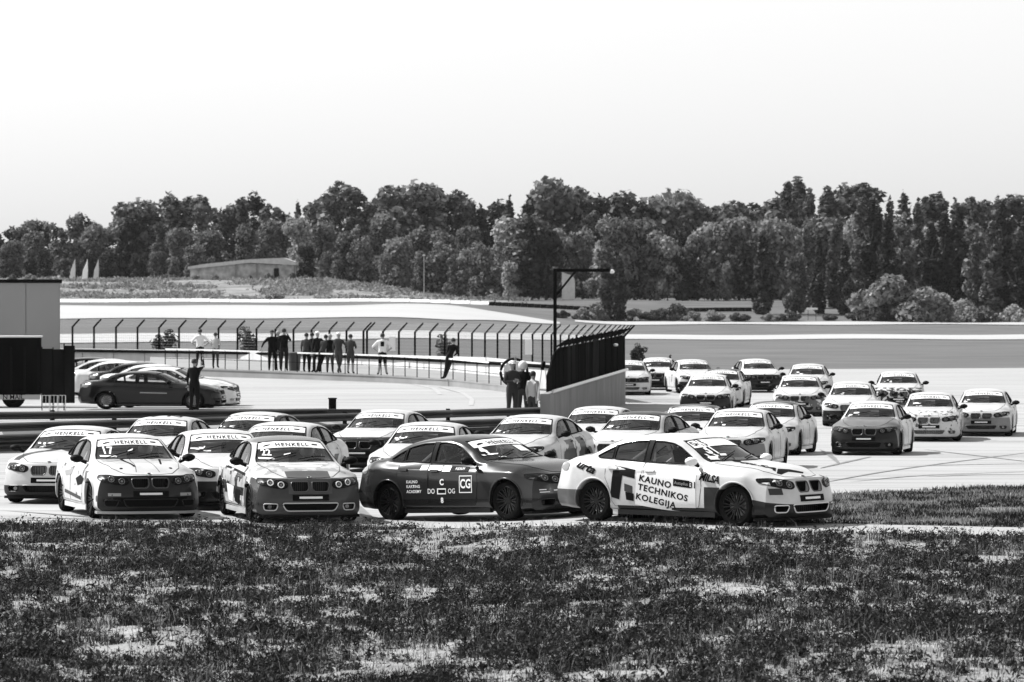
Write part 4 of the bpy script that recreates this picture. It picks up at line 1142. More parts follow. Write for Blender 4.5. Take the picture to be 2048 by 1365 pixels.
# concrete wall with dark screen
wa = Vector((1.15, 129.0, 0)); wb = Vector((4.26, 160.0, 0))
wroot = empty('concrete_wall', (wa.x, wa.y, 0)); tag(wroot, 'concrete wall with white cap rail carrying tall dark screen panels', 'wall')
td = (wb-wa).normalized(); tn = Vector((td.y, -td.x, 0)); LW = (wb-wa).length
def wz(s, z0, z1): return z0+(z1-z0)*s/LW
NB = 9
for i in range(NB):
    a = LW*i/NB+.012; b = LW*(i+1)/NB-.012
    V = []
    for s in (a, b):
        for o_, top in ((0, 0), (0, 1), (-.30, 1), (-.30, 0)):
            p = td*s+tn*o_; zz = wz(s, .80, .97) if top else Z(wa.x+p.x+.6, wa.y+p.y)-.15
            V.append((p.x, p.y, zz))
    MB().add(V, [(0, 4, 5, 1), (1, 5, 6, 2), (2, 6, 7, 3), (0, 1, 2, 3), (4, 7, 6, 5), (0, 3, 7, 4)]).build('wall_block', M_conc, wroot)
MB().tube([td*s+tn*.04+Vector((0, 0, wz(s, .86, 1.03))) for s in np.linspace(.6, LW+.3, 24)], .055, 8).build('cap_rail', mat('white_pipe', .8, .4), wroot, True)
M_scr = mat('screen_panel', .010, .6, spec=0, noise=(1.0, .6, 1.5, (1, 1, .3)))
M_scr2 = mat('screen_panel_worn', .02, .6, spec=0, noise=(2.0, .5, 1.5, (1, 1, .3)))
NP = 22
for i in range(NP):
    a = LW*i/NP+.01; b = LW*(i+1)/NP-.01; V = []
    off = .02*(i % 2)
    for s in (a, b):
        zt_ = wz(s, 2.12, 2.32)-max(0, 3.2-s)*.24
        for o_, zz in ((-.08-off, wz(s, .86, 1.03)), (-.08-off, zt_), (-.12-off, zt_), (-.12-off, wz(s, .86, 1.03))):
            p = td*s+tn*o_; V.append((p.x, p.y, zz))
    MB().add(V, [(0, 4, 5, 1), (1, 5, 6, 2), (2, 6, 7, 3), (0, 1, 2, 3), (4, 7, 6, 5), (0, 3, 7, 4)]).build('screen_panel', M_scr if rng.random() < .7 else M_scr2, wroot)
for i in range(19):
    s = LW*(i+.5)/19; p = td*s-tn*.2; z1 = wz(s, 2.14, 2.34)-max(0, 3.2-s)*.24
    if s < 3: continue
    MB().tube([(p.x, p.y, 1.0), (p.x, p.y, z1), (p.x+tn.x*.42, p.y+tn.y*.42, z1+.26)], .035, 5).build('screen_post', M_post, wroot)
fl = MB()
for i in range(30):
    s = 3.2+(LW-3.2)*i/30; s2 = 3.2+(LW-3.2)*(i+1)/30
    z1 = wz(s, 2.14, 2.34); z2 = wz(s2, 2.14, 2.34)
    a = td*s-tn*.12; b = td*s2-tn*.12; a2 = a+tn*.40; b2 = b+tn*.40
    fl.add([(a.x, a.y, z1), (b.x, b.y, z2), (b2.x, b2.y, z2+.25), (a2.x, a2.y, z1+.25)], [(0, 1, 2, 3)])
for k in range(3):
    pts = [td*s-tn*(.2-.42*(k+.6)/3)+Vector((0, 0, wz(s, 2.14, 2.34)+.26*(k+.6)/3)) for s in np.linspace(3.2, LW, 10)]
    MB().tube(pts, .012, 4).build('wire', M_post, wroot)
# small bright lamp on the screen and a hole
MB().lathe([(0, -.05), (.06, -.04), (.09, 0), (.06, .05), (0, .06)], 12, 'z', c=(td.x*25+tn.x*.1, td.y*25+tn.y*.1, 2.02)).build('wall_lamp', M_white, wroot, True)
# traffic light gallows
gr = empty('signal_gantry', (ux(1110, 139), 139, 0)); tag(gr, 'black gallows post with side arm, brace and white lamp at its tip', 'gantry')
zt0 = zy(139, 538)
MB().box(-.055, .055, -.055, .055, -.1, zt0).build('post', M_blackp, gr)
MB().box(.058, 1.80, -.045, .045, zt0-.10, zt0-.002).build('arm', M_blackp, gr)
MB().tube([(.05, 0, zt0-.85), (.66, 0, zt0-.09)], .04, 6).build('brace', M_black, gr)
MB().lathe([(0, -.09), (.06, -.08), (.085, -.02), (.05, .04), (0, .05)], 14, 'z', c=(1.86, 0, zt0-.07)).build('lamp', M_white, gr, True)

# debris fence: angled posts on a low wall, curving away behind the pit platform
fpx = [145, 188, 232, 275, 318, 358, 399, 437, 475, 513, 551, 587, 623, 659, 693, 727, 734, 766, 798, 830, 860, 890, 917, 944, 970, 995, 1019, 1043, 1065, 1085, 1103, 1121, 1138, 1153, 1167, 1180, 1192, 1203, 1213, 1222, 1230, 1237, 1243, 1248]
fD = lambda u: float(np.interp(u, [100, 500, 800, 1000, 1120, 1200, 1250], [238, 225, 204, 188, 178, 169, 161.5]))
ftop = lambda u: float(np.interp(u, [145, 500, 1000, 1250], [653, 657, 667, 672]))
froot = empty('debris_fence', (ux(600, 215), 215, 0)); tag(froot, 'long curving fence of dark posts with outward bent tips and wire mesh', 'fence')
base = froot.location
tips = []; bends = []; feet = []
for i, u in enumerate([-40, 8, 55, 100]+fpx):
    D = fD(u); X = ux(u, D); zb_ = zy(D, ftop(u)); z0 = .95
    uu = Vector((.36, -.05, .36)); p = Vector((X, D, 0))-Vector((base.x, base.y, 0))
    r = .05 if u < 900 else .04
    o = MB().box(p.x-r, p.x+r, p.y-.04, p.y+.04, z0, zb_).tube([(p.x, p.y, zb_-.04), (p.x+.20, p.y-.02, zb_+.19), (p.x+.40, p.y-.04, zb_+.40)], [r*1.1, r*1.1, r*.9], 6).build('fence_post', M_post, froot)
    feet.append(Vector((p.x, p.y, z0))); bends.append(Vector((p.x, p.y, zb_))); tips.append(Vector((p.x+.38, p.y-.04, zb_+.38)))
M_wire = mat('wire', .16, .5, metal=.4)
wm = MB()
for i in range(len(feet)-1):
    for k in range(9):
        a = feet[i].lerp(bends[i], k/8); b = feet[i+1].lerp(bends[i+1], k/8); wm.tube([a, b], .0055, 3, caps=False)
    for k in range(4):
        a = bends[i].lerp(tips[i], k/3); b = bends[i+1].lerp(tips[i+1], k/3); wm.tube([a, b], .007, 3, caps=False)
    n = max(2, int((feet[i+1]-feet[i]).length/.16))
    for k in range(n):
        t = k/n
        a = feet[i].lerp(feet[i+1], t); b = bends[i].lerp(bends[i+1], t); c = tips[i].lerp(tips[i+1], t)
        wm.tube([a, b, c], .005, 3, caps=False)
o = wm.build('wire_mesh', M_wire, froot); o['kind'] = 'stuff'
# low concrete wall under the fence
wl_ = empty('low_wall', (base.x, base.y, 0)); tag(wl_, 'low pale concrete wall under the bent post fence', 'wall')
us = [-60]+list(np.arange(-20, 1250, 62))+[1250]
for i in range(len(us)-1):
    V = []
    for u in (us[i]+.5, us[i+1]-.5):
        D = fD(u); X = ux(u, D); zt_ = zy(D, float(np.interp(u, [145, 500, 970, 1250], [697, 703, 715, 742])))
        zt_ = min(max(zt_, .9), 1.15)
        for o_, zz in ((-.25, -.1), (-.2, zt_), (.15, zt_), (.25, -.1)): V.append((X-base.x, D+o_-base.y, zz))
    MB().add(V, [(0, 4, 5, 1), (1, 5, 6, 2), (2, 6, 7, 3), (0, 1, 2, 3), (4, 7, 6, 5), (0, 3, 7, 4)]).build('wall_block', M_concL, wl_)
dr = MB().tube([(ux(u, fD(u))-base.x, fD(u)-.34-base.y, .84) for u in np.arange(-60, 1200, 30)], .085, 6).build('dark_pipe', M_post, wl_, True)

# pit platform with railing
pu = [300, 430, 600, 760, 900, 1000, 1060]; pD = [196, 192, 187, 182, 176, 169, 160]; pz = [.56, .54, .48, .43, .37, .28, .24]
plf = lambda u: (float(np.interp(u, pu, pD)), float(np.interp(u, pu, pz)))
V = []; us = np.linspace(300, 1060, 60); 
for u in us:
    D, z = plf(u); X = ux(u, D); Db = fD(u)-.3
    V += [(X, D, Z(X, D)-.1), (X, D+.02, z-.06), (X, D-.03, z-.06), (X, D-.03, z), (ux(u, Db), Db, z)]
n = len(us); Fc = []
for i in range(n-1):
    for k in range(4): Fc.append((5*i+k, 5*i+5+k, 5*i+6+k, 5*i+1+k))
me = bpy.data.meshes.new('pit_platform'); me.from_pydata(V, [], Fc); me.update()
bmx = bmesh.new(); bmx.from_mesh(me); bmesh.ops.recalc_face_normals(bmx, faces=bmx.faces)
if sum(f.normal.z*f.calc_area() for f in bmx.faces) < 0: bmesh.ops.reverse_faces(bmx, faces=bmx.faces)
bmx.to_mesh(me); bmx.free()
o = link('pit_platform', me, None, [mat('platform_concrete', .25, .85, noise=(.8, .8, 1.1))]); o['kind'] = 'structure'
rr = empty('railing', (ux(600, 187), 187, 0)); tag(rr, 'white topped railing on thin posts along the pit platform', 'railing')
rb = rr.location; M_railw = mat('white_rail', .78, .45)
prev = None
for i, u in enumerate(np.arange(330, 1050, 24)):
    D, z = plf(u); X = ux(u, D); p = Vector((X-rb.x, D+.12-rb.y, z))
    MB().box(p.x-.02, p.x+.02, p.y-.02, p.y+.02, z-.01, z+.84).build('rail_post', M_post, rr)
    if prev is not None:
        a, b = prev+Vector((0, -.025, .84)), p+Vector((0, -.025, .84))
        if rng.random() < .8 or u < 500: MB().add([(a.x, a.y, a.z-.032), (b.x, b.y, b.z-.032), (b.x, b.y, b.z+.032), (a.x, a.y, a.z+.032), (a.x, a.y+.03, a.z-.032), (b.x, b.y+.03, b.z-.032), (b.x, b.y+.03, b.z+.032), (a.x, a.y+.03, a.z+.032)],
             [(0, 1, 2, 3), (4, 7, 6, 5), (3, 2, 6, 7), (0, 4, 5, 1), (0, 3, 7, 4), (1, 5, 6, 2)]).build('rail_board', M_railw, rr)
        MB().tube([prev+Vector((0, 0, .42)), p+Vector((0, 0, .42))], .011, 4).build('rail_wire', M_post, rr)
    prev = p
# notice board on the fence, bin on the platform
D = 184.5; bn = MB().lathe([(0, 0), (.24, 0), (.29, .72), (.31, .74), (.31, .80), (.27, .82), (0, .84)], 18, 'z')
D, z = 190, .49
o = bn.build('waste_bin', mat('bin_grey', .055, .6), None, True, 35, loc=(ux(589, D), D, z)); tag(o, 'dark round waste bin standing on the platform between two groups', 'bin')
o = MB().box(-.13, .13, -.02, .02, 0, .62).box(-.15, .15, -.03, -.021, -.02, .64).build('notice_board', M_white, None, loc=(ux(785, 203), 202.6, 1.25)); tag(o, 'small white notice fixed to the fence near the man in a white shirt', 'sign')
o = MB().box(-.13, .13, -.02, .02, 0, .60).box(-.15, .15, -.03, -.021, -.02, .62).build('notice_board', M_white, None, loc=(ux(1057, 181), 180.6, 1.35)); tag(o, 'small white notice fixed to the fence above the marshals', 'sign')

# grey building and dark trailer at the left edge
br = empty('grey_building', (ux(120, 165), 165, 0), .107); tag(br, 'grey flat roofed building with black roof edge behind the dark trailer', 'building')
zt_ = zy(165, 566); M_wallg = mat('grey_cladding', .27, .7, noise=(.3, .93, 1.06))
MB().box(-9, 0, 0, 8, -.2, zt_).build('wall', mat('grey_core', .30, .8), br)
for k in range(7):
    MB().box(-.03-1.28*(k+1)+.012, -.03-1.28*k-.012, -.06, -.002, 0, zt_-.01).build('cladding_panel', M_wallg, br)
MB().box(-9.1, .08, -.12, 8.1, zt_+.002, zt_+.13).build('roof', M_blackp, br)
MB().box(-2.6, -1.4, -.09, -.063, .3, 2.3).build('shutter', mat('pale_shutter', .42, .6), br)
tr = empty('covered_trailer', (ux(80, 145), 145, Z(ux(80, 145), 145)), .09); tag(tr, 'black covered trailer with pale top edge standing before the grey building', 'trailer')
zT = zy(145, 674)-tr.location.z; M_tarp = mat('black_tarpaulin', .006, .6, spec=0, noise=(1.2, .6, 1.8, (1, 1, .3)), bump=(3, .6, .03))
MB().box(-5.5, 0, 0, 2.4, .45, zT-.03).build('body', M_tarp, tr)
MB().box(-5.55, .05, -.05, 2.45, zT-.028, zT+.02).build('roof', mat('pale_roof_edge', .5, .5), tr)
for k in range(12):
    MB().box(-.10-k*.46, -.02-k*.46, -.035, -.002, .5, zT-.35).build('rib', M_black, tr)
MB().box(-5.5, 0, -.03, -.001, .28, .44).build('side_board', mat('pale_side_board', .5, .5), tr)
for x in (-.9, -1.8):
    MB().lathe([(0, -.12), (.2, -.12), (.22, -.1), (.36, -.1), (.40, -.06), (.40, .1), (0, .1)], 22, 'y', c=(x, .3, .38)).build('wheel', M_rubber, tr, True, 35)
o = ('lettering', text_bm('N MAIL', .16, .02))
me = bpy.data.meshes.new('lettering'); o[1].to_mesh(me); o[1].free()
lt = link('lettering', me, tr, [M_blackp]); lt.rotation_euler = (math.radians(90), 0, 0); lt.location = (-.9, -.034, .36)
fp = empty('banner_fence', (ux(84, 139), 139, Z(ux(84, 139), 139))); tag(fp, 'dark cloth covered fence panels between trailer and parked row', 'fence')
M_cloth = mat('dark_cloth', .008, .9, spec=0, noise=(2, .5, 1.8, (1, 1, .3)))
for k in range(3):
    x0 = k*.36; hh = [2.02, 2.0, 2.12][k]
    MB().box(x0+.02, x0+.34, -.03, .0+.04*k, .25, hh).build('cloth_panel', M_cloth, fp)
    MB().tube([(x0, 0, 0), (x0, 0, hh+.06)], .022, 6).build('post', M_post, fp)
for k, (x, z) in enumerate([(-.05, .30), (.12, .14), (.0, .55), (.2, .42)]):
    pass

# far things beyond the track
M_pale = mat('pale_render', .5, .9, noise=(1.1, .5, 1.25))
def faroutline(name, pts, D, depth, m, label, cat, parent=None):
    c = (ux(pts[0][0], D), D, 0)
    V = [(ux(u, D)-c[0], 0, zy(D, y)) for u, y in pts]; n = len(V); V += [(x, depth, z) for x, _, z in V]
    mb = MB().add(V, [tuple(range(n)), tuple(range(n, 2*n))[::-1]]+[(i, i+n, (i+1) % n+n, (i+1) % n) for i in range(n)])
    bm = bmesh.new(); me = mb.mesh(name); bm.from_mesh(me); bmesh.ops.recalc_face_normals(bm, faces=bm.faces); bm.to_mesh(me); bm.free()
    return me, c
bk = empty('bunker', (0, 0, 0)); tag(bk, 'long pale concrete shelter with sloping roof on the grassy mound', 'building')
D = 705
for nm, pts, dep, m, dy in (('wall', [(380, 566), (380, 536), (500, 527), (588, 532), (588, 566)], 7, M_pale, 0), ('roof', [(376, 534), (405, 529), (500, 519), (568, 516), (590, 524), (594, 531), (500, 526), (405, 536), (376, 539)], 8, M_concL, -.6),
                            ('door', [(548, 560), (548, 537), (558, 537), (558, 560)], .2, M_dark, -.22), ('pillar', [(470, 562), (470, 529), (474, 529), (474, 562)], .2, mat('stained_concrete', .25, .9), -.24), ('pillar', [(512, 562), (512, 526), (516, 526), (516, 562)], .2, MATS['stained_concrete'], -.24)):
    me, c = faroutline(nm, pts, D, dep, m, None, None); link(nm, me, bk, [m], loc=(c[0], D+dy, 0))
M_flag = mat_leaf('thin_flag_cloth', .8, .8, 1, .55)
for i, (u, w) in enumerate(((148, 9), (173, 10), (195, 9))):
    me, c = faroutline('feather_flag', [(u-w, 562), (u-w*.7, 540), (u-1, 527), (u+2, 518), (u+3, 540), (u+2, 562)], 695, .08, M_white, None, None)
    o = link('feather_flag', me, None, [M_flag], loc=(c[0], 695, 0)); tag(o, ['leftmost white feather flag on the far mound', 'middle white feather flag on the far mound', 'rightmost white feather flag on the far mound, with slanted foot'][i], 'flag', 'feather flags on the far mound')
me, c = faroutline('monument', [(1124, 600), (1124, 545), (1140, 550), (1148, 556), (1150, 564), (1150, 600)], 668, 1.2, M_concL, None, None)
o = link('monument', me, None, [M_concL], loc=(c[0], 668, 0)); tag(o, 'pale slab shaped marker standing before the dark trees, seen inside the gallows arm', 'monument')
o = MB().tube([(0, 0, 0), (0, 0, 6.5)], [.09, .05], 6).lathe([(0, 6.5), (.2, 6.5), (.2, 6.7), (0, 6.75)], 8, 'z').build('lamp_post', mat('pale_pole', .45, .5), None, loc=(ux(848, 655), 655, Z(ux(848, 655), 655))); tag(o, 'thin pale lamp post before the rounded trees', 'lamp post')
sg = empty('roadside_sign', (ux(1624, 604), 604, Z(ux(1624, 604), 604))); tag(sg, 'low white roadside board below the dark poplars', 'sign')
hh = zy(604, 616)-sg.location.z
for x in (-.55, .55): MB().box(x-.03, x+.03, -.03, .03, 0, hh-.3).build('post', M_post, sg)
MB().box(-.8, .8, -.05, .0, hh-.28, hh).build('board', M_white, sg)
# low white barrier along the mound, dark tyre wall further right
wb_ = empty('white_barrier', (ux(540, 633), 633, 0)); tag(wb_, 'long low white barrier at the foot of the grassy mound', 'barrier')
for i, u in enumerate(np.arange(-60, 975, 40)):
    x0, x1 = ux(u+.5, 633)-wb_.location.x, ux(u+39.5, 633)-wb_.location.x; z = Z(ux(u+20, 633), 633)
    zt2 = z+.42+rng.uniform(-.03, .03)  # front slope added so that the white face catches the sun
    MB().add([(x, y_, z_) for x in (x0, x1) for y_, z_ in ((-1.0, z-.25), (-.95, z-.02), (-.1, zt2), (.25, zt2), (.3, z-.2))],
             [(0, 1, 6, 5), (1, 2, 7, 6), (2, 3, 8, 7), (3, 4, 9, 8), (4, 3, 2, 1, 0), (5, 6, 7, 8, 9)]).build('barrier_block', M_white, wb_)
tw_ = empty('tyre_wall', (ux(1150, 630), 630, 0)); tag(tw_, 'long dark tyre wall across the far edge of the track', 'tyre wall')
for i, u in enumerate(list(np.arange(978, 1200, 13))+list(np.arange(1335, 1500, 13))):
    x0 = ux(u+6, 630); z = Z(x0, 630)
    MB().lathe([(.0, 0), (.46, 0), (.5, .1), (.46, .3), (.5, .4), (.46, .55), (0, .55)], 10, 'z', c=(x0-tw_.location.x, 0, z)).build('tyre_stack', M_rubber, tw_, True, 40)

fg_ = empty('folding_gate', (ux(88, 137.5), 137.5, Z(ux(88, 137.5), 137.5))); tag(fg_, 'low pale tube gate folded in front of the cloth covered fence', 'gate')
for k in range(3):
    x0 = k*.26-.05
    MB().tube([(x0, .02*k, 0), (x0, .02*k, .52), (x0+.22, .02*k, .52), (x0+.22, .02*k, 0)], .014, 5).tube([(x0, .02*k, .18), (x0+.22, .02*k, .18)], .010, 5).tube([(x0+.11, .02*k, .18), (x0+.11, .02*k, .52)], .008, 5).build('gate_panel', mat('pale_tube', .55, .5), fg_)
# ------------------------------------------------------------------ people
M_skin = mat('skin', .28, .6); M_skinD = mat('skin_tanned', .16, .6)
CLO = {k: mat('cloth_'+n, v, .9, spec=.1, bump=(14, .4, .01)) for k, n, v in (('k', 'black', .006), ('d', 'dark', .015), ('g', 'grey', .045), ('m', 'mid', .20), ('l', 'light', .45), ('w', 'white', .78), ('j', 'denim', .06))}
M_hair = mat('hair', .02, .8)
def skin_body(J, E, R, root, name, hand=True):
    me = bpy.data.meshes.new(name); keys = list(J)
    me.from_pydata([J[k] for k in keys], [(keys.index(a), keys.index(b)) for a, b in E], [])
    o = bpy.data.objects.new(name, me); COL.objects.link(o)
    md = o.modifiers.new('s', 'SKIN'); md.use_smooth_shade = True
    lay = me.skin_vertices[0] if me.skin_vertices else None
    if lay is None:
        bm = bmesh.new(); bm.from_mesh(me); bm.verts.layers.skin.verify(); bm.to_mesh(me); bm.free(); lay = me.skin_vertices[0]
    for i, k in enumerate(keys):
        r = R[k]; r = r if isinstance(r, tuple) else (r, r)
        lay.data[i].radius = r; lay.data[i].use_root = (k == root)
    sb = o.modifiers.new('u', 'SUBSURF'); sb.levels = 1; sb.render_levels = 1
    bpy.context.view_layer.update()
    m2 = bpy.data.meshes.new_from_object(o.evaluated_get(bpy.context.evaluated_depsgraph_get())); m2.name = name
    bpy.data.objects.remove(o)
    bm = bmesh.new(); bm.from_mesh(m2)
    # face: brow, nose and chin pushed out of the head, five fingers set on each hand
    if 'head' in J and hand:
        f = Vector((0, -1, 0)); hd = Vector(J['head'])
        nose = bmesh.ops.create_icosphere(bm, subdivisions=1, radius=.016, matrix=Matrix.Translation(hd+f*.105+Vector((0, 0, -.01))) @ Matrix.Diagonal((.8, 1.4, 1.7, 1)))
        for s in (1, -1):
            bmesh.ops.create_icosphere(bm, subdivisions=1, radius=.02, matrix=Matrix.Translation(hd+Vector((s*.088, .01, 0))) @ Matrix.Diagonal((.5, 1, 1.5, 1)))
    if hand:
        for s in ('l', 'r'):
            w = Vector(J['hand_'+s]); e = Vector(J['elb_'+s]); d = (w-e).normalized(); side = d.cross(Vector((0, 1, .3))).normalized()
            for k, (ln, off) in enumerate(((.075, -.030), (.088, -.011), (.084, .009), (.066, .028), (.052, .048))):
                dd = d if k < 4 else (d*.5+side*.85).normalized()
                st = w+side*off*1.0+(d*.02 if k < 4 else -d*.03)
                c = st+dd*ln*.5
                q = dd.to_track_quat('Z', 'Y').to_matrix().to_4x4()
                bmesh.ops.create_cube(bm, size=1, matrix=Matrix.Translation(c) @ q @ Matrix.Diagonal((.016, .016, ln, 1)))
    bm.to_mesh(m2); bm.free()
    return m2
R0 = dict(pel=(.155, .115), sp1=(.145, .105), sp2=(.165, .115), chest=(.175, .12), neckb=(.09, .08), neck=(.055, .055), chin=(.068, .075), head=(.086, .10), top=(.062, .07),
          sh_l=.068, sh_r=.068, elb_l=.044, elb_r=.044, wr_l=.029, wr_r=.029, hand_l=(.036, .022), hand_r=(.036, .022),
          hip_l=.098, hip_r=.098, kn_l=.062, kn_r=.062, an_l=.043, an_r=.043, toe_l=(.042, .032), toe_r=(.042, .032))
for _k in R0:
    if _k[:2] in ('pe', 'sp', 'ch', 'hi', 'kn', 'sh', 'el', 'an') and _k != 'chin': R0[_k] = tuple(v*1.13 for v in R0[_k]) if isinstance(R0[_k], tuple) else R0[_k]*1.15
E0 = [('pel', 'sp1'), ('sp1', 'sp2'), ('sp2', 'chest'), ('chest', 'neckb'), ('neckb', 'neck'), ('neck', 'chin'), ('chin', 'head'), ('head', 'top'), ('chest', 'sh_l'), ('chest', 'sh_r'),
      ('sh_l', 'elb_l'), ('elb_l', 'wr_l'), ('wr_l', 'hand_l'), ('sh_r', 'elb_r'), ('elb_r', 'wr_r'), ('wr_r', 'hand_r'), ('pel', 'hip_l'), ('pel', 'hip_r'),
      ('hip_l', 'kn_l'), ('kn_l', 'an_l'), ('an_l', 'toe_l'), ('hip_r', 'kn_r'), ('kn_r', 'an_r'), ('an_r', 'toe_r')]
def pose(**k):
    J = dict(pel=(0, 0, .95), sp1=(0, 0, 1.06), sp2=(0, .01, 1.20), chest=(0, .01, 1.36), neckb=(0, .01, 1.46), neck=(0, 0, 1.51), chin=(0, -.01, 1.565), head=(0, -.01, 1.64), top=(0, 0, 1.71),
             sh_l=(.175, .01, 1.40), sh_r=(-.175, .01, 1.40), elb_l=(.24, .03, 1.12), elb_r=(-.24, .03, 1.12), wr_l=(.25, -.03, .89), wr_r=(-.25, -.03, .89), hand_l=(.25, -.05, .81), hand_r=(-.25, -.05, .81),
             hip_l=(.09, 0, .88), hip_r=(-.09, 0, .88), kn_l=(.11, -.01, .49), kn_r=(-.11, -.01, .49), an_l=(.12, .02, .09), an_r=(-.12, .02, .09), toe_l=(.13, -.13, .035), toe_r=(-.13, -.13, .035))
    J.update(k); return J
POSES = {
 'stand': pose(),
 'wide': pose(an_l=(.20, .02, .09), toe_l=(.23, -.12, .035), kn_l=(.16, -.01, .49), elb_r=(-.36, .05, 1.20), wr_r=(-.46, -.02, 1.0), hand_r=(-.50, -.04, .93)),
 'hips': pose(elb_l=(.42, .10, 1.17), elb_r=(-.42, .10, 1.17), wr_l=(.24, -.02, 1.02), wr_r=(-.24, -.02, 1.02), hand_l=(.18, -.08, .99), hand_r=(-.18, -.08, .99), an_l=(.17, .02, .09), toe_l=(.21, -.12, .035), an_r=(-.17, .02, .09), toe_r=(-.21, -.12, .035)),
 'fold': pose(elb_l=(.26, -.03, 1.14), elb_r=(-.26, -.03, 1.14), wr_l=(.08, -.24, 1.20), wr_r=(-.08, -.22, 1.17), hand_l=(0, -.26, 1.20), hand_r=(0, -.24, 1.16)),
 'camera': pose(elb_l=(.25, -.16, 1.25), elb_r=(-.25, -.16, 1.25), wr_l=(.10, -.26, 1.50), wr_r=(-.10, -.26, 1.50), hand_l=(.05, -.25, 1.57), hand_r=(-.05, -.25, 1.57)),
 'cross': pose(an_l=(-.14, .12, .12), toe_l=(-.16, .06, .035), kn_l=(.02, .02, .50), an_r=(.02, .02, .09), toe_r=(.03, -.12, .035), elb_r=(-.34, -.02, 1.2), wr_r=(-.42, -.14, 1.05), hand_r=(-.44, -.2, 1.01)),
 'lean': pose(pel=(.10, 0, .93), sp1=(.06, 0, 1.04), sp2=(.0, 0, 1.18), chest=(-.06, 0, 1.33), neckb=(-.08, 0, 1.43), neck=(-.09, 0, 1.48), chin=(-.09, -.02, 1.53), head=(-.08, -.02, 1.61), top=(-.08, 0, 1.68), sh_l=(.11, 0, 1.37), sh_r=(-.23, 0, 1.35),
              elb_l=(.14, -.10, 1.10), elb_r=(-.26, -.12, 1.08), wr_l=(.0, -.26, 1.0), wr_r=(-.16, -.28, .98), hand_l=(-.05, -.31, .98), hand_r=(-.12, -.33, .97), hip_l=(.17, 0, .87), hip_r=(.01, 0, .87), kn_l=(.22, -.04, .48), kn_r=(.12, -.02, .47), an_l=(.32, 0, .09), an_r=(.27, .03, .09), toe_l=(.42, -.08, .035), toe_r=(.38, -.06, .035)),
 'point': pose(elb_r=(-.20, -.22, 1.50), wr_r=(-.16, -.30, 1.72), hand_r=(-.14, -.32, 1.80)),
}
PM = {}
def person_mesh(key):
    if key not in PM: PM[key] = skin_body(POSES[key], E0, R0, 'pel', 'body')
    return PM[key]
def hair_mesh(kind):
    bm = bmesh.new(); bmesh.ops.create_icosphere(bm, subdivisions=3, radius=1)
    if kind == 'hair':
        for v in bm.verts:
            x, y, z = v.co; v.co = Vector((x*.098, y*.112+.014, z*.105+.018))
        bmesh.ops.delete(bm, geom=[v for v in bm.verts if v.co.z < -.055 or (v.co.y < -.045 and v.co.z < .055)], context='VERTS')
    elif kind == 'cap':
        for v in bm.verts:
            x, y, z = v.co; v.co = Vector((x*.104, y*.118+.004, max(z, 0)*.10+.035))
        bmesh.ops.create_cube(bm, size=1, matrix=Matrix.Translation((0, -.14, .04)) @ Matrix.Diagonal((.15, .10, .012, 1)))
    elif kind == 'helmet':
        for v in bm.verts:
            x, y, z = v.co; v.co = Vector((x*.135, y*.158, z*.145+.01)); 
            if v.co.z < -.10: v.co.z = -.10
    me = bpy.data.meshes.new(kind); bm.to_mesh(me); bm.free()
    me.polygons.foreach_set('use_smooth', [True]*len(me.polygons)); return me
HM = {k: hair_mesh(k) for k in ('hair', 'cap', 'helmet')}
def dress(key, top, bot, shorts=False, sleeves='long'):
    """one mesh per look: faces take skin, top, trousers or shoes by where they lie on the body"""
    me = person_mesh(key).copy(); J = POSES[key]
    mats = [M_skin, CLO[top], CLO[bot], CLO['k']]
    me.materials.clear()
    for m in mats: me.materials.append(m)
    hz = J['neck'][2]; mi = []
    el = [Vector(J['elb_l']), Vector(J['elb_r'])]; wr = [Vector(J['wr_l']), Vector(J['wr_r'])]; hn = [Vector(J['hand_l']), Vector(J['hand_r'])]
    tors = [Vector(J[k]) for k in ('pel', 'sp1', 'sp2', 'chest')]
    for p in me.polygons:
        c = p.center
        dh = min((c-h).length for h in hn); de = min((c-(w*.6+e*.4)).length for w, e in zip(wr, el))
        dt = min((c-t).length for t in tors)
        if c.z > hz-.02 and dt > .12 and dh > .15 and de > .12: k = 0
        elif dh < .085: k = 0
        elif sleeves == 'short' and (de < .14 or dh < .14) and de < dt-.02: k = 0
        elif c.z < .10: k = 3
        elif c.z < J['pel'][2]-.0 and (dh > .14 and de > .13): k = 0 if (shorts and c.z < .50) else 2
        else: k = 1
        mi.append(k)
    me.polygons.foreach_set('material_index', mi)
    return me
def person(u, D, z, key, top, bot, label, h=1.76, rz=0.0, hat='hair', hatm=None, shorts=False, sleeves='long', group=None, extras=()):
    root = empty('person', (ux(u, D), D, z)); root.rotation_euler = (0, 0, rz); s = h/1.76; root.scale = (s, s, s)
    tag(root, label, 'person', group)
    link('body', dress(key, top, bot, shorts, sleeves), root)
    J = POSES[key]
    if hat: link('hair' if hat == 'hair' else hat, HM[hat].copy(), root, [hatm or M_hair], loc=J['head'])
    for nm, mb, m in extras: mb.build(nm, m, root)
    return root
GS = 'spectators on the pit platform'
def sp(u, key, top, bot, label, dD=.45, **k):
    D, z = plf(u); k.setdefault('rz', math.pi+rng.uniform(-.5, .5)); return person(u, D+dD, z+.003, key, top, bot, label, group=GS, **k)
M_grayh = mat('grey_hair', .3, .8); M_helm = mat('white_helmet', .8, .25, coat=.8)
sp(544, 'wide', 'k', 'k', 'person in black with one arm held out, at the left of the first trio', h=1.80, rz=0.1, hat='cap')
sp(556, 'stand', 'd', 'k', 'grey haired person in dark clothes in the middle of the first trio', h=1.78, hatm=M_grayh, dD=.9)
sp(568, 'camera', 'k', 'd', 'tallest person in black at the right of the first trio', h=1.90)
sp(613, 'stand', 'g', 'k', 'person in dark grey at the left end of the tight group', h=1.72)
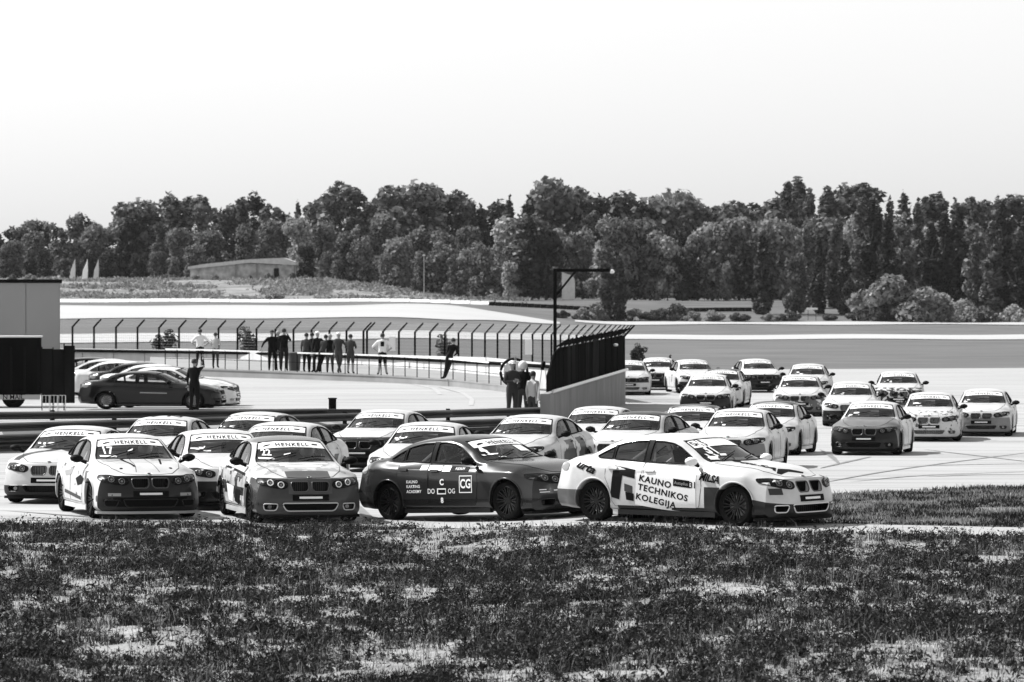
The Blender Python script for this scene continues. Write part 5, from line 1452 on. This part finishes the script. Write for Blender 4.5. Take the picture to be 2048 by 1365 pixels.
sp(624, 'fold', 'k', 'k', 'person in black second in the tight group, behind the others', h=1.75, dD=.9)
sp(635, 'wide', 'd', 'k', 'dark clothed person in a white cap in the tight group', h=1.80, hat='cap', hatm=M_white)
sp(648, 'lean', 'g', 'k', 'person in dark grey leaning towards the railing in the tight group', h=1.70)
sp(660, 'stand', 'k', 'j', 'pale haired person in a black top right of the leaning one', h=1.70, hatm=M_grayh, dD=.8)
sp(677, 'cross', 'g', 'j', 'person in grey top and white cap standing with crossed feet', h=1.78, hat='cap', hatm=M_white)
sp(701, 'fold', 'g', 'g', 'person in grey shorts at the right end of the tight group', h=1.72, shorts=True, sleeves='short')
num = MB().box(-.085, .085, .125, .135, 1.15, 1.36)
sp(765, 'hips', 'w', 'k', 'man in white shirt and black shorts with hands on hips', h=1.80, shorts=True, sleeves='short', rz=math.pi, dD=.6)
nb = bpy.data.objects[-1] if False else None
o = [x for x in bpy.data.objects if x.get('label', '').startswith('man in white shirt and black')][0]
MB().box(-.075, .075, .135, .142, 1.20, 1.40).build('shirt_print', M_blackp, o)
sp(903, 'lean', 'k', 'd', 'person in black leaning alone by the railing near its right end', h=1.74, rz=math.pi+.2)
sp(400, 'hips', 'w', 'k', 'person in white shirt and black trousers at the left end of the platform', h=1.78, sleeves='short', dD=1.2)
sp(431, 'fold', 'l', 'g', 'person in pale top beside the one in white shirt on the left', h=1.62, dD=2.0)
GM = 'marshals at the end of the guard rail'
zz = lambda u, D: Z(ux(u, D), D)
person(1024, 132.8, zz(1024, 132.8), 'fold', 'g', 'g', 'marshal in dark overalls with headband, leftmost of the three', h=1.86, rz=.5, hat='cap', hatm=M_white, group=GM)
person(1046, 133.6, zz(1046, 133.6), 'point', 'k', 'g', 'marshal in black with a round white helmet pointing up', h=1.90, rz=-.3, hat='helmet', hatm=M_helm, group=GM)
person(1066, 132.6, zz(1066, 132.6), 'stand', 'l', 'g', 'marshal in pale vest and grey trousers beside the dark screen', h=1.74, rz=2.4, hat='hair', group=GM)
hp = empty('tyre_hoop', (ux(1028, 134.4), 134.4, zz(1028, 134.4))); tag(hp, 'upright dark hoop with white disc behind the marshals', 'hoop')
tor = [Vector((.42*math.cos(t), 0, 1.45+.42*math.sin(t))) for t in np.linspace(0, 2*math.pi, 33)[:-1]]
MB().tube(tor, .045, 8, closed=True).tube([(0, 0, 0), (0, 0, 1.03)], .04, 6).build('hoop', M_black, hp, True)
MB().lathe([(0, -.012), (.33, -.012), (.33, .012), (0, .012)], 28, 'y', c=(0, 0, 1.48)).build('disc', mat('pale_disc', .7, .5), hp)
fg = empty('signal_flag', (ux(1078, 131.6), 131.6, zz(1078, 131.6))); tag(fg, 'rolled dark signal flag on a white stick leaning against the screen', 'flag')
MB().tube([(-.05, 0, .9), (.10, 0, 2.0)], .02, 6).build('stick', M_white, fg)
MB().tube([(.10, 0, 1.85), (.14, 0, 2.12)], [.05, .07], 8).build('flag_cloth', M_black, fg, True)
person(389, 135.0, zz(389, 135.0), 'point', 'k', 'k', 'person in black raising one arm before the black parked car', h=1.72, rz=math.pi-.4, hat='hair')
# drivers seen through the glass
DJ = dict(pel=(-.22, .38, .52), sp1=(-.25, .38, .66), chest=(-.28, .38, .86), neck=(-.27, .38, 1.0), head=(-.25, .38, 1.10), sh_l=(-.24, .57, .88), sh_r=(-.24, .19, .88), elb_l=(.02, .64, .74), elb_r=(.02, .14, .74),
          wr_l=(.24, .52, .90), wr_r=(.24, .25, .90), hip_l=(-.15, .48, .50), hip_r=(-.15, .28, .50), kn_l=(.30, .50, .62), kn_r=(.30, .26, .62), an_l=(.62, .46, .40), an_r=(.62, .30, .40))
DR = dict(pel=.14, sp1=.14, chest=.155, neck=.06, head=.09, sh_l=.07, sh_r=.07, elb_l=.05, elb_r=.05, wr_l=.036, wr_r=.036, hip_l=.09, hip_r=.09, kn_l=.07, kn_r=.07, an_l=.05, an_r=.05)
DE = [('pel', 'sp1'), ('sp1', 'chest'), ('chest', 'neck'), ('neck', 'head'), ('chest', 'sh_l'), ('chest', 'sh_r'), ('sh_l', 'elb_l'), ('elb_l', 'wr_l'), ('sh_r', 'elb_r'), ('elb_r', 'wr_r'), ('pel', 'hip_l'), ('pel', 'hip_r'), ('hip_l', 'kn_l'), ('kn_l', 'an_l'), ('hip_r', 'kn_r'), ('kn_r', 'an_r')]
dme = skin_body(DJ, DE, DR, 'pel', 'driver_body', hand=False); dme.materials.append(CLO['m'])
for (c, lab) in ((TRACKCARS[0][0], 'helmeted driver seated inside the white saloon lettered on its doors'), (TRACKCARS[1][0], 'helmeted driver seated inside the dark grey lettered saloon'),
                 (TRACKCARS[2][0], 'helmeted driver seated inside the white saloon numbered 17'), (TRACKCARS[3][0], 'helmeted driver seated inside the silver saloon with lamp rings')):
    r = empty('person', c.location); r.rotation_euler = c.rotation_euler; tag(r, lab, 'person', 'drivers')
    link('body', dme, r)
    h = link('helmet', HM['helmet'].copy(), r, [M_helm], loc=(-.24, .38, 1.13), rot=(0, 0, math.pi/2))
# ------------------------------------------------------------------ trees and shrubs
LEAF = {'n': mat_leaf('leaves', .035, .22, .45, .40), 'l': mat_leaf('pale_sunlit_leaves', .10, .46, .5, .42), 'd': mat_leaf('dark_leaves', .008, .06, .5, .30)}  # the pale copy serves lit crowns: sunlight put into the leaf colour
M_bark = mat('bark', .07, .9, noise=(3, .6, 1.4, (4, 4, .6)))
def blobs_of(kind, r):
    B = []
    if kind == 'broad':
        for i in range(22):
            a = r.uniform(0, 6.28); q = r.random()**.6; h = r.uniform(-1, 1)
            B.append((math.cos(a)*q*3.4*math.sqrt(1-h*h*.8), math.sin(a)*q*3.0*math.sqrt(1-h*h*.8), 7.4+h*5.0, r.uniform(1.0, 1.9), r.uniform(.8, 1.15)))
        for i in range(10): B.append((r.uniform(-3, 3), r.uniform(-2.6, 2.6), r.uniform(1.2, 4), r.uniform(1.1, 1.8), 1))
    elif kind == 'ragged':
        for i in range(30):
            h = r.random(); q = (1-h*.55)*2.9; a = r.uniform(0, 6.28)
            B.append((math.cos(a)*q*r.random(), math.sin(a)*q*r.random(), 1.5+h*14.5, r.uniform(.7, 1.35)*(1.15-h*.4), r.uniform(1.0, 1.6)))
    elif kind == 'poplar':
        for i in range(30):
            h = i/29; q = 1.35*math.sin(min(1, h*1.25+.18)*math.pi*.62+.3)*(1-h**5*.8)
            a = r.uniform(0, 6.28); B.append((math.cos(a)*q*.7, math.sin(a)*q*.7, .8+h*15.2, r.uniform(.65, 1.05)*(1-h*.45), 1.7))
        B.append((0, 0, 17, .35, 2.2))
    elif kind == 'conifer':
        for i in range(44):
            h = i/43; q = (1-h)*2.5+.12; a = i*2.4
            B.append((math.cos(a)*q*.7, math.sin(a)*q*.7, 1.3+h*14.2, .35+.75*(1-h), .55))
        B.append((0, 0, 16, .22, 3.0))
    elif kind == 'bush':
        for i in range(16):
            a = r.uniform(0, 6.28); q = r.random()**.5
            B.append((math.cos(a)*q*2.4, math.sin(a)*q*1.6, .6+r.random()*2.3*(1.1-q*.5), r.uniform(.6, 1.0), .9))
    elif kind == 'sapling':
        for i in range(9):
            a = r.uniform(0, 6.28); q = r.random()
            B.append((math.cos(a)*q*.45, math.sin(a)*q*.4, .25+r.random()*1.05, r.uniform(.16, .30), 1.3))
    return B
NL = {'broad': (4200, .40), 'ragged': (3300, .38), 'poplar': (4000, .32), 'conifer': (4200, .30), 'bush': (3600, .20), 'sapling': (500, .085)}
def crown_mesh(kind, seed):
    r = random.Random(seed); R = np.random.RandomState(seed); B = blobs_of(kind, r); n, size = NL[kind]
    w = np.array([b[3]**2 for b in B]); pick = R.choice(len(B), n, p=w/w.sum())
    b = np.array(B)[pick]
    d = R.normal(size=(n, 3)); d /= np.linalg.norm(d, axis=1)[:, None]
    rad = b[:, 3]*(.62+.45*R.rand(n)**.5)
    # lumpy surface inside each clump
    rad *= 1+.22*np.sin(d[:, 0]*7+pick)*np.sin(d[:, 2]*6+pick*2)
    c = b[:, :3]+d*rad[:, None]*np.column_stack([np.ones(n), np.ones(n), b[:, 4]])
    nrm = d+R.normal(size=(n, 3))*.55; nrm /= np.linalg.norm(nrm, axis=1)[:, None]
    t = np.cross(nrm, R.normal(size=(n, 3))); t /= np.linalg.norm(t, axis=1)[:, None]; s = np.cross(nrm, t)
    a = size*(.5+R.rand(n)); a = a[:, None]; e = a*(.45+.35*R.rand(n)[:, None])
    V = np.stack([c-t*a, c-s*e+t*a*.1, c+t*a, c+s*e-t*a*.15], 1).reshape(-1, 3)
    V[:, 2] = np.maximum(V[:, 2], .05)
    me = np_mesh('crown', V, np.arange(n*4).reshape(n, 4)); return me
def trunk_mesh(kind, seed):
    r = random.Random(seed); m = MB()
    H = {'broad': 10, 'ragged': 13.5, 'poplar': 15.5, 'conifer': 15.5, 'bush': 1.8, 'sapling': 1.1}[kind]; r0 = {'bush': .08, 'sapling': .025}.get(kind, .26)
    pts = [(0, 0, -.4)]+[(r.uniform(-.12, .12)*H*.05*i, r.uniform(-.1, .1)*H*.05*i, H*i/6) for i in range(1, 7)]
    m.tube(pts, [r0*1.25]+[r0*(1-i/7.5) for i in range(1, 7)], 8)
    for i in range(7 if kind not in ('bush', 'sapling') else 5):
        a = r.uniform(0, 6.28); h = H*r.uniform(.12 if kind == 'bush' else .3, .85); L = H*.22*(1.1-h/H)+(.3 if kind in ('broad', 'ragged') else .1)
        k = 1.0 if kind in ('broad', 'bush') else .5
        m.tube([(0, 0, h), (math.cos(a)*L*k, math.sin(a)*L*k, h+L*.6), (math.cos(a)*L*1.7*k, math.sin(a)*L*1.7*k, h+L*1.4)], [r0*.42, r0*.25, r0*.08], 5)
    return m.mesh('trunk', True)
TV = {}
for kind, k in (('broad', 5), ('ragged', 4), ('poplar', 3), ('conifer', 3), ('bush', 3), ('sapling', 2)):
    TV[kind] = []
    for i in range(k):
        c = crown_mesh(kind, 100+i*7+len(kind)); t = trunk_mesh(kind, 50+i*3); c.materials.append(LEAF['n']); t.materials.append(M_bark); TV[kind].append((c, t))
HT = {'broad': 14.2, 'ragged': 17.3, 'poplar': 17.8, 'conifer': 17.0, 'bush': 3.9, 'sapling': 1.75}
KN = {'broad': 'broadleaf', 'ragged': 'open crowned', 'poplar': 'columnar poplar', 'conifer': 'pointed conifer', 'bush': 'round shrub', 'sapling': 'young sapling'}
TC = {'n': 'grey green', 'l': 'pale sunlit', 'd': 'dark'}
TREES = []
def tree(u, ytop, D, kind, tone='n', wide=1.0, name=None, ybase=None):
    X = ux(u, D); z = Z(X, D); H = zy(D, ytop)-z; s = H/HT[kind]
    v = rng.choice(TV[kind]); nm = name or ('shrub' if kind in ('bush',) else ('sapling' if kind == 'sapling' else 'tree'))
    root = empty(nm, (X, D, z)); root.rotation_euler = (0, 0, rng.uniform(0, 6.28)); root.scale = (s*wide, s*wide, s)
    root['category'] = 'shrub' if nm == 'shrub' else ('sapling' if nm == 'sapling' else 'tree')
    root['group'] = {'tree': 'trees of the wood beyond the track', 'shrub': 'shrubs along the edge of the wood', 'sapling': 'saplings behind the fence'}[nm]
    t = link('trunk', v[1], root); c = link('crown', v[0], root); set_mat(c, 0, LEAF[tone])
    TREES.append((root, u, ytop, D, kind, tone)); return root
# back row: skyline
for u, y in [(-60,445),(-20,460),(18,452),(50,446),(78,434),(112,440),(152,420),(176,424),(205,452),(240,430),(262,432),(276,392),(305,412),(334,376),(352,378),(378,388),(402,384),(428,408),(455,402),(484,388),(508,378),(540,396),(566,414),(596,398),(622,402),(652,392),(680,352),(706,366),(738,404),(770,380),(795,378),(822,360),(850,364),(880,402),(915,374),(938,388),(962,404),(990,392),(1018,382),(1050,400),(1076,376),(1102,354),(1130,348),(1158,368),(1180,410)]:
    tree(u, y+rng.uniform(-3, 5), rng.uniform(745, 775), rng.choice(['ragged', 'ragged', 'broad', 'ragged', 'ragged', 'conifer']) if u > 250 else rng.choice(['broad', 'ragged', 'ragged']), rng.choice('nnd'), rng.uniform(1.0, 1.45))
for u, y in [(1206,384),(1232,374),(1262,380),(1290,388),(1322,378),(1350,374),(1384,378),(1410,396),(1440,400),(1470,398),(1500,402),(1530,392)]:
    tree(u, y+rng.uniform(-3, 5), rng.uniform(735, 765), rng.choice(['broad', 'broad', 'ragged']), rng.choice('nnd'), rng.uniform(1.0, 1.3))
for u, y in [(1556,378),(1576,360),(1596,356),(1620,372),(1654,372),(1684,366),(1702,354),(1724,362),(1756,396),(1780,386),(1808,372),(1836,392),(1864,380),(1880,384),(1912,392),(1944,382),(1972,394),(1996,388),(2028,384),(2060,380),(2100,390)]:
    tree(u, y+rng.uniform(-3, 4), rng.uniform(720, 755), rng.choice(['conifer', 'ragged', 'conifer', 'ragged', 'poplar']), rng.choice('nnd'), rng.uniform(1.1, 1.75))
# filling rows in front
for u in range(-40, 2120, 58):
    y = np.interp(u, [0, 250, 600, 1200, 1550, 2048], [478, 445, 440, 430, 430, 430])+rng.uniform(-14, 22)
    D = rng.uniform(715, 735)
    tree(u+rng.uniform(-12, 12), y, D, rng.choice(['broad', 'broad', 'ragged', 'poplar' if u > 1500 else 'broad']), rng.choice('nnd' if u < 560 else 'ndll'), rng.uniform(.9, 1.2))
for u in list(range(-30, 600, 42)):
    tree(u+rng.uniform(-12, 12), 505+rng.uniform(-20, 22), rng.uniform(708, 716), 'broad', rng.choice('nnd'), rng.uniform(.9, 1.3))
# front row: lit rounded crowns
for u, y, D, k, t, w in [(610,490,706,'broad','d',1.1),(655,500,700,'broad','n',.9),(690,462,696,'broad','n',1.15),(725,470,694,'broad','n',1.0),(770,505,690,'broad','l',.8),(800,468,690,'broad','l',1.05),(842,500,684,'broad','n',.9),(880,478,684,'broad','n',1.0),(905,505,680,'ragged','n',1.0),(935,492,680,'broad','l',.9),(965,480,678,'broad','n',1.0),
    (1000,470,676,'ragged','l',1.2),(1035,425,674,'ragged','n',1.3),(1062,428,673,'ragged','d',1.25),(1092,450,672,'broad','d',1.0),(1020,520,670,'broad','l',.8),(1130,470,690,'broad','n',.9),(1165,450,690,'broad','n',.9),(1205,425,672,'ragged','l',1.1),(1240,430,671,'broad','n',.85),(1270,450,672,'ragged','d',1.0),
    (1300,460,672,'broad','n',1.0),(1335,470,670,'broad','l',.9),(1365,500,669,'broad','d',1.0),(1395,462,671,'broad','n',.95),(1425,440,672,'broad','l',.95),(1452,520,668,'broad','l',.7),(1478,430,672,'broad','l',.9),(1505,470,668,'broad','d',1.0),(1535,425,672,'broad','l',1.0),(1562,440,672,'broad','l',.9),
    (1525,462,622,'poplar','d',1.35),(1592,505,624,'broad','n',.75),(1612,452,640,'poplar','n',1.1),(1636,470,626,'poplar','d',1.1),(1668,455,640,'poplar','n',1.2),(1690,480,626,'poplar','d',1.3),(1722,395,650,'poplar','n',1.2),(1745,392,640,'poplar','d',1.3),(1775,430,636,'poplar','d',1.3),(1700,560,622,'broad','d',1.0),
    (1805,430,640,'ragged','n',1.0),(1835,405,644,'poplar','n',1.2),(1862,440,630,'poplar','d',1.5),(1890,420,634,'poplar','d',1.4),(1920,410,640,'poplar','d',1.3),(1950,440,624,'ragged','n',1.0),(1985,440,620,'poplar','n',1.5),(2005,395,622,'poplar','d',1.2),(2038,470,618,'poplar','d',1.4),(2075,440,618,'poplar','d',1.4)]:
    tree(u, y, D, k, t, w)
tree(1212, 478, 604, 'poplar', 'n', 1.35); tree(1238, 512, 602, 'poplar', 'd', 1.3)
for u, y, D, t, w in [(1790,546,600,'l',1.25),(1755,572,602,'l',1.0),(1835,590,598,'l',1.1),(1880,584,600,'l',1.3),(1925,596,598,'l',1.1),(1975,618,598,'n',1.4),(2030,602,598,'l',1.2),(1350,606,604,'n',1.5),(1385,618,602,'l',1.3),(1300,616,604,'n',1.4),(1270,612,604,'l',1.2),(1190,604,602,'l',1.3),(1160,622,602,'n',1.4),(1125,620,602,'d',1.3),
                      (1430,616,604,'l',1.5),(1480,622,604,'n',1.6),(1540,626,604,'l',1.6),(1580,622,604,'n',1.5),(1660,626,604,'n',1.6),(1710,622,602,'n',1.6),(550,586,640,'l',1.8),(60,545,690,'l',1.2),(25,548,690,'n',1.2),(790,596,637,'n',1.2),(985,585,660,'l',1.6),(610,548,700,'n',1.3),(392,548,702,'l',1.1),(430,548,700,'l',.9),(500,550,700,'n',.8),(538,545,699,'l',.8),(585,545,702,'n',1.0),(240,556,694,'l',.6),(700,572,690,'l',.7),(640,560,694,'l',.8),(340,545,700,'n',1.5)]:
    tree(u, y, D, 'bush', t, w)
for u, y, D in [(336,652,255),(497,646,250),(890,662,232),(1280,682,285),(1268,690,284),(318,664,256),(1340,708,300)]:
    tree(u, y, D, 'sapling', 'd', 1.2)
def side_word(u): return ['far left', 'left', 'centre left', 'centre', 'centre right', 'right', 'far right'][min(6, max(0, int((u+60)/310)))]
LM = [(60, 'over the grey building'), (200, 'over the white feather flags'), (330, 'left of the pale shelter'), (480, 'over the pale shelter'), (600, 'right of the pale shelter'), (730, 'over the man in white shirt'), (860, 'by the thin lamp post'),
      (1000, 'left of the gallows post'), (1140, 'over the gallows arm'), (1260, 'just right of the gallows lamp'), (1400, 'over the far tyre wall'), (1530, 'over the dark poplar'), (1640, 'over the white roadside board'), (1800, 'over the large pale shrubs'), (1930, 'right of the large pale shrubs'), (2200, 'at the right edge')]
ORD = ['nearest', 'second nearest', 'third nearest', 'fourth nearest', 'fifth nearest', 'sixth nearest', 'seventh nearest', 'eighth nearest', 'ninth nearest', 'tenth nearest', 'eleventh nearest', 'twelfth nearest']
cell = {}
for t in TREES:
    k = next(w for lim, w in LM if t[1] < lim) if t[1] < 2200 else LM[-1][1]
    cell.setdefault((k, t[4], t[5]), []).append(t)
for (k, kind, tone), L_ in cell.items():
    L_.sort(key=lambda t: t[3])
    for i, t in enumerate(L_):
        t[0]['label'] = ('%s %s %s' % (TC[tone], KN[kind]+(' tree' if kind in ('broad', 'ragged', 'conifer') else ''), k)) if len(L_) == 1 else ('%s %s %s, %s there' % (TC[tone], KN[kind]+(' tree' if kind in ('broad', 'ragged', 'conifer') else ''), k, ORD[min(i, 11)]))

# ------------------------------------------------------------------ foreground meadow
def vnoise(x, y, sc, seed):
    R = np.random.RandomState(seed); G = R.rand(64, 64); xs = x*sc; ys = y*sc
    xi = np.floor(xs).astype(int); yi = np.floor(ys).astype(int); fx = xs-xi; fy = ys-yi; fx = fx*fx*(3-2*fx); fy = fy*fy*(3-2*fy)
    g = lambda a, b: G[(a) % 64, (b) % 64]
    return (g(xi, yi)*(1-fx)+g(xi+1, yi)*fx)*(1-fy)+(g(xi, yi+1)*(1-fx)+g(xi+1, yi+1)*fx)*fy
def cover(x, y):
    """plant cover of the meadow: high = thick weeds, low = bare dry soil"""
    return .40*vnoise((x+40)*1.0, y+7, .75, 1)+.34*vnoise((x+40)*1.4, y+3, 1.8, 2)+.26*vnoise((x+40)*1.6, y, 4.6, 3)
def mound(x, y): return .075*(vnoise(x+40, y+7, .8, 1)-.4)+.05*(vnoise(x+40, y, 2.6, 5)-.5)+.015*(vnoise(x+40, y, 9, 6)-.5)
xs = np.arange(-16, 16, .12); ys = np.arange(34, 72.6, .12); XX, YY = np.meshgrid(xs, ys, indexing='ij')
edge = near_D(XX)-YY
ZZ = zt(XX, YY)+np.clip(edge/1.2, 0, 1)*(mound(XX, YY)+.02)-.02*(edge < .1)-.30*(edge < -.12)
V = np.stack([XX, YY, ZZ], -1).reshape(-1, 3); idx = np.arange(V.shape[0]).reshape(XX.shape)
Fc = np.stack([idx[:-1, :-1].ravel(), idx[1:, :-1].ravel(), idx[1:, 1:].ravel(), idx[:-1, 1:].ravel()], 1)
o = link('meadow', np_mesh('meadow', V, Fc, True), None, [M_soil]); o['kind'] = 'structure'
def hz(x, y):
    e = near_D(x)-y
    return zt(x, y)+np.clip(e/1.2, 0, 1)*(mound(x, y)+.02)
def blades(name, n, region, hrange, wid, mats, seed, covf=None, zf=hz, lo=.40):
    R = np.random.RandomState(seed); x, y = region(R, n)
    c = covf(x, y) if covf else np.ones(n)
    keep = R.rand(n) < np.clip((c-lo)/.08, .03, 1)
    x, y, c = x[keep], y[keep], c[keep]; n = len(x)
    # gather into tufts
    z = zf(x, y)
    h = (hrange[0]+(hrange[1]-hrange[0])*R.rand(n)**2)*np.clip(.5+(c-lo)*3.0, .45, 1.5)
    a = R.rand(n)*2*np.pi; w = wid*(.5+R.rand(n))
    bend = R.rand(n)*.75*h; b = R.rand(n)*2*np.pi
    dx, dy = np.cos(a)*w*.5, np.sin(a)*w*.5
    bx, by = np.cos(b)*bend, np.sin(b)*bend
    V = np.empty((n, 5, 3))
    V[:, 0] = np.column_stack([x-dx, y-dy, z-.01]); V[:, 1] = np.column_stack([x+dx, y+dy, z-.01])
    V[:, 2] = np.column_stack([x+dx*.9+bx*.35, y+dy*.9+by*.35, z+h*.62]); V[:, 3] = np.column_stack([x+bx, y+by, z+h*.97]); V[:, 4] = np.column_stack([x-dx*.9+bx*.35, y-dy*.9+by*.35, z+h*.62])
    me = bpy.data.meshes.new(name); vv = V.reshape(-1, 3)
    base = np.arange(n)[:, None]*5
    quads = base+np.array([[0, 1, 2, 4]]); tris = base+np.array([[4, 2, 3]])
    me.vertices.add(len(vv)); me.vertices.foreach_set('co', vv.astype(np.float32).ravel())
    loops = np.concatenate([quads, tris], 1).ravel(); me.loops.add(len(loops)); me.loops.foreach_set('vertex_index', loops.astype(np.int32))
    ls = (np.arange(n)[:, None]*7+np.array([[0, 4]])).ravel(); lt = np.tile([4, 3], n)
    me.polygons.add(2*n); me.polygons.foreach_set('loop_start', ls.astype(np.int32)); me.polygons.foreach_set('loop_total', lt.astype(np.int32))
    me.update(calc_edges=True)
    o = link(name, me, None, [mats]); o['kind'] = 'stuff'; return o
def reg_main(R, n):
    y = 37+(73-37)*R.rand(n)**1.0; half = y*.125+.6; x = (R.rand(n)*2-1)*half
    k = y < near_D(x)-.05; x, y = x[k], y[k]
    m = n-len(x)
    if m > 0 and len(x): x = np.concatenate([x, x[:m]+R.normal(size=min(m, len(x)))*.02]); y = np.concatenate([y, y[:m]+R.normal(size=min(m, len(y)))*.02])
    y = np.minimum(y, near_D(x)-.03)
    return x, y
GL = {'a': mat_leaf('grass_blades', .003, .028, 1.6, .15), 'b': mat_leaf('dry_stalks', .10, .30, 1.5, .25), 'c': mat_leaf('weed_leaves', .010, .055, 1.0, .20)}
def clump(reg, k, spread):
    def f(R, n):
        m = n//k; x, y = reg(R, m); xx = np.repeat(x, k)+R.normal(size=len(x)*k)*spread; yy = np.repeat(y, k)+R.normal(size=len(x)*k)*spread
        yy = np.minimum(yy, near_D(xx)-.03); q = n-len(xx)
        if q > 0: xx = np.concatenate([xx, xx[:q]]); yy = np.concatenate([yy, yy[:q]])
        return xx, yy
    return f
def plants(reg, k, rmin, rmax):
    """plants of different size: k leaves each, spread over the radius of the plant; returns x, y, and height factor"""
    def f(R, n):
        m = n//k; x, y = reg(R, m); r = rmin+(rmax-rmin)*R.rand(m)**2.2
        a = R.rand(m, k)*6.283; q = R.rand(m, k)**.5*r[:, None]
        f.h = (1-(q/r[:, None])**2*.75)*(r[:, None]/rmax)**.5
        xx = (x[:, None]+np.cos(a)*q).ravel(); yy = (y[:, None]+np.sin(a)*q).ravel(); f.h = f.h.ravel()
        yy = np.minimum(yy, near_D(xx)-.03); q = n-len(xx)
        if q > 0: xx = np.concatenate([xx, xx[:q]]); yy = np.concatenate([yy, yy[:q]]); f.h = np.concatenate([f.h, f.h[:q]])
        return xx, yy
    return f
def leaves(name, n, reg, hmax, size, m, seed, lo, zf=hz, covf=cover):
    """broad low leaves lying at all angles: one bent quad each"""
    R = np.random.RandomState(seed); x, y = reg(R, n); h = reg.h
    c = covf(x, y); keep = R.rand(n) < np.clip((c-lo)/.06, .02, 1); x, y, h = x[keep], y[keep], h[keep]; n = len(x)
    z = zf(x, y)+hmax*h*(.25+.75*R.rand(n))
    c3 = np.column_stack([x, y, z]); nrm = R.normal(size=(n, 3))*np.array([.8, .8, .6])+np.array([0, 0, .7]); nrm /= np.linalg.norm(nrm, axis=1)[:, None]
    t = np.cross(nrm, R.normal(size=(n, 3))); t /= np.linalg.norm(t, axis=1)[:, None]; s_ = np.cross(nrm, t)
    a = (size*(.4+1.1*R.rand(n)**1.5))[:, None]; w = a*(.22+.25*R.rand(n)[:, None])
    V = np.stack([c3-t*a, c3-s_*w-nrm*a*.15, c3+t*a-nrm*a*.3, c3+s_*w-nrm*a*.15], 1).reshape(-1, 3)
    o = link(name, np_mesh(name, V, np.arange(n*4).reshape(n, 4)), None, [m]); o['kind'] = 'stuff'; return o
GL['e'] = mat_leaf('low_weed_leaves', .002, .036, 2.5, .12)
for nd in GL['e'].node_tree.nodes:
    if nd.type == 'MIX_SHADER' and not nd.inputs[0].is_linked and nd.inputs[0].default_value < .1: nd.inputs[0].default_value = .02
blades('meadow_grass', 190000, clump(reg_main, 16, .055), (.02, .12), .007, GL['a'], 21, cover, lo=.36)
leaves('meadow_weeds', 400000, plants(reg_main, 60, .06, .38), .24, .027, GL['e'], 22, .375)
blades('dry_stalks', 24000, clump(reg_main, 5, .06), (.03, .17), .006, GL['b'], 23, lambda x, y: 1-cover(x, y)*.8, lo=.35)
leaves('bare_soil_litter', 26000, plants(reg_main, 12, .1, .4), .03, .016, mat_leaf('dry_litter', .06, .22, 2, .1), 24, .40, covf=lambda x, y: 1-cover(x, y))
def reg_far(R, n):
    D = 638+66*R.rand(n); u = -60+1120*R.rand(n); reg_far.h = np.ones(n); return (u-1024)*D/F, D
reg_far.h = None
one = lambda x, y: .38+.4*vnoise(x+200, y*1.0, .12, 9)*np.ones_like(x)
leaves('hill_tufts', 30000, reg_far, .35, .42, mat_leaf('hill_tuft_grass', .12, .34, .3, .3), 41, .52, zf=lambda x, y: zt(x, y), covf=one)
def reg_inf(R, n):
    x = 1.7+R.rand(n)**.8*(11-1.7); lo_ = np.interp(x, *zip(*INF_LO)); up = np.interp(x, *zip(*INF_UP)); y = lo_+(up-lo_)*R.rand(n)**1.2
    return x, y
blades('verge_grass', 80000, reg_inf, (.02, .08), .012, GL['a'], 31, lambda x, y: .06+cover(x*.8, y*.8), zf=lambda x, y: zt(x, y)+.012, lo=.44)
blades('verge_dry_stalks', 45000, reg_inf, (.02, .09), .012, GL['b'], 32, lambda x, y: 1-cover(x, y), zf=lambda x, y: zt(x, y)+.012, lo=.38)
# ------------------------------------------------------------------ warm air over the circuit
def haze(density):
    V = MB().box(-190, 190, -6, 905, -3, 60)
    m = bpy.data.materials.new('air'); m.use_nodes = True; N = m.node_tree.nodes; L = m.node_tree.links; N.clear()
    out = N.new('ShaderNodeOutputMaterial'); pv = N.new('ShaderNodeVolumePrincipled'); pv.inputs['Color'].default_value = g3(.9); pv.inputs['Density'].default_value = density
    L.new(pv.outputs[0], out.inputs['Volume'])
    o = V.build('haze', m); o['kind'] = 'stuff'
    return o

haze(0.00003)
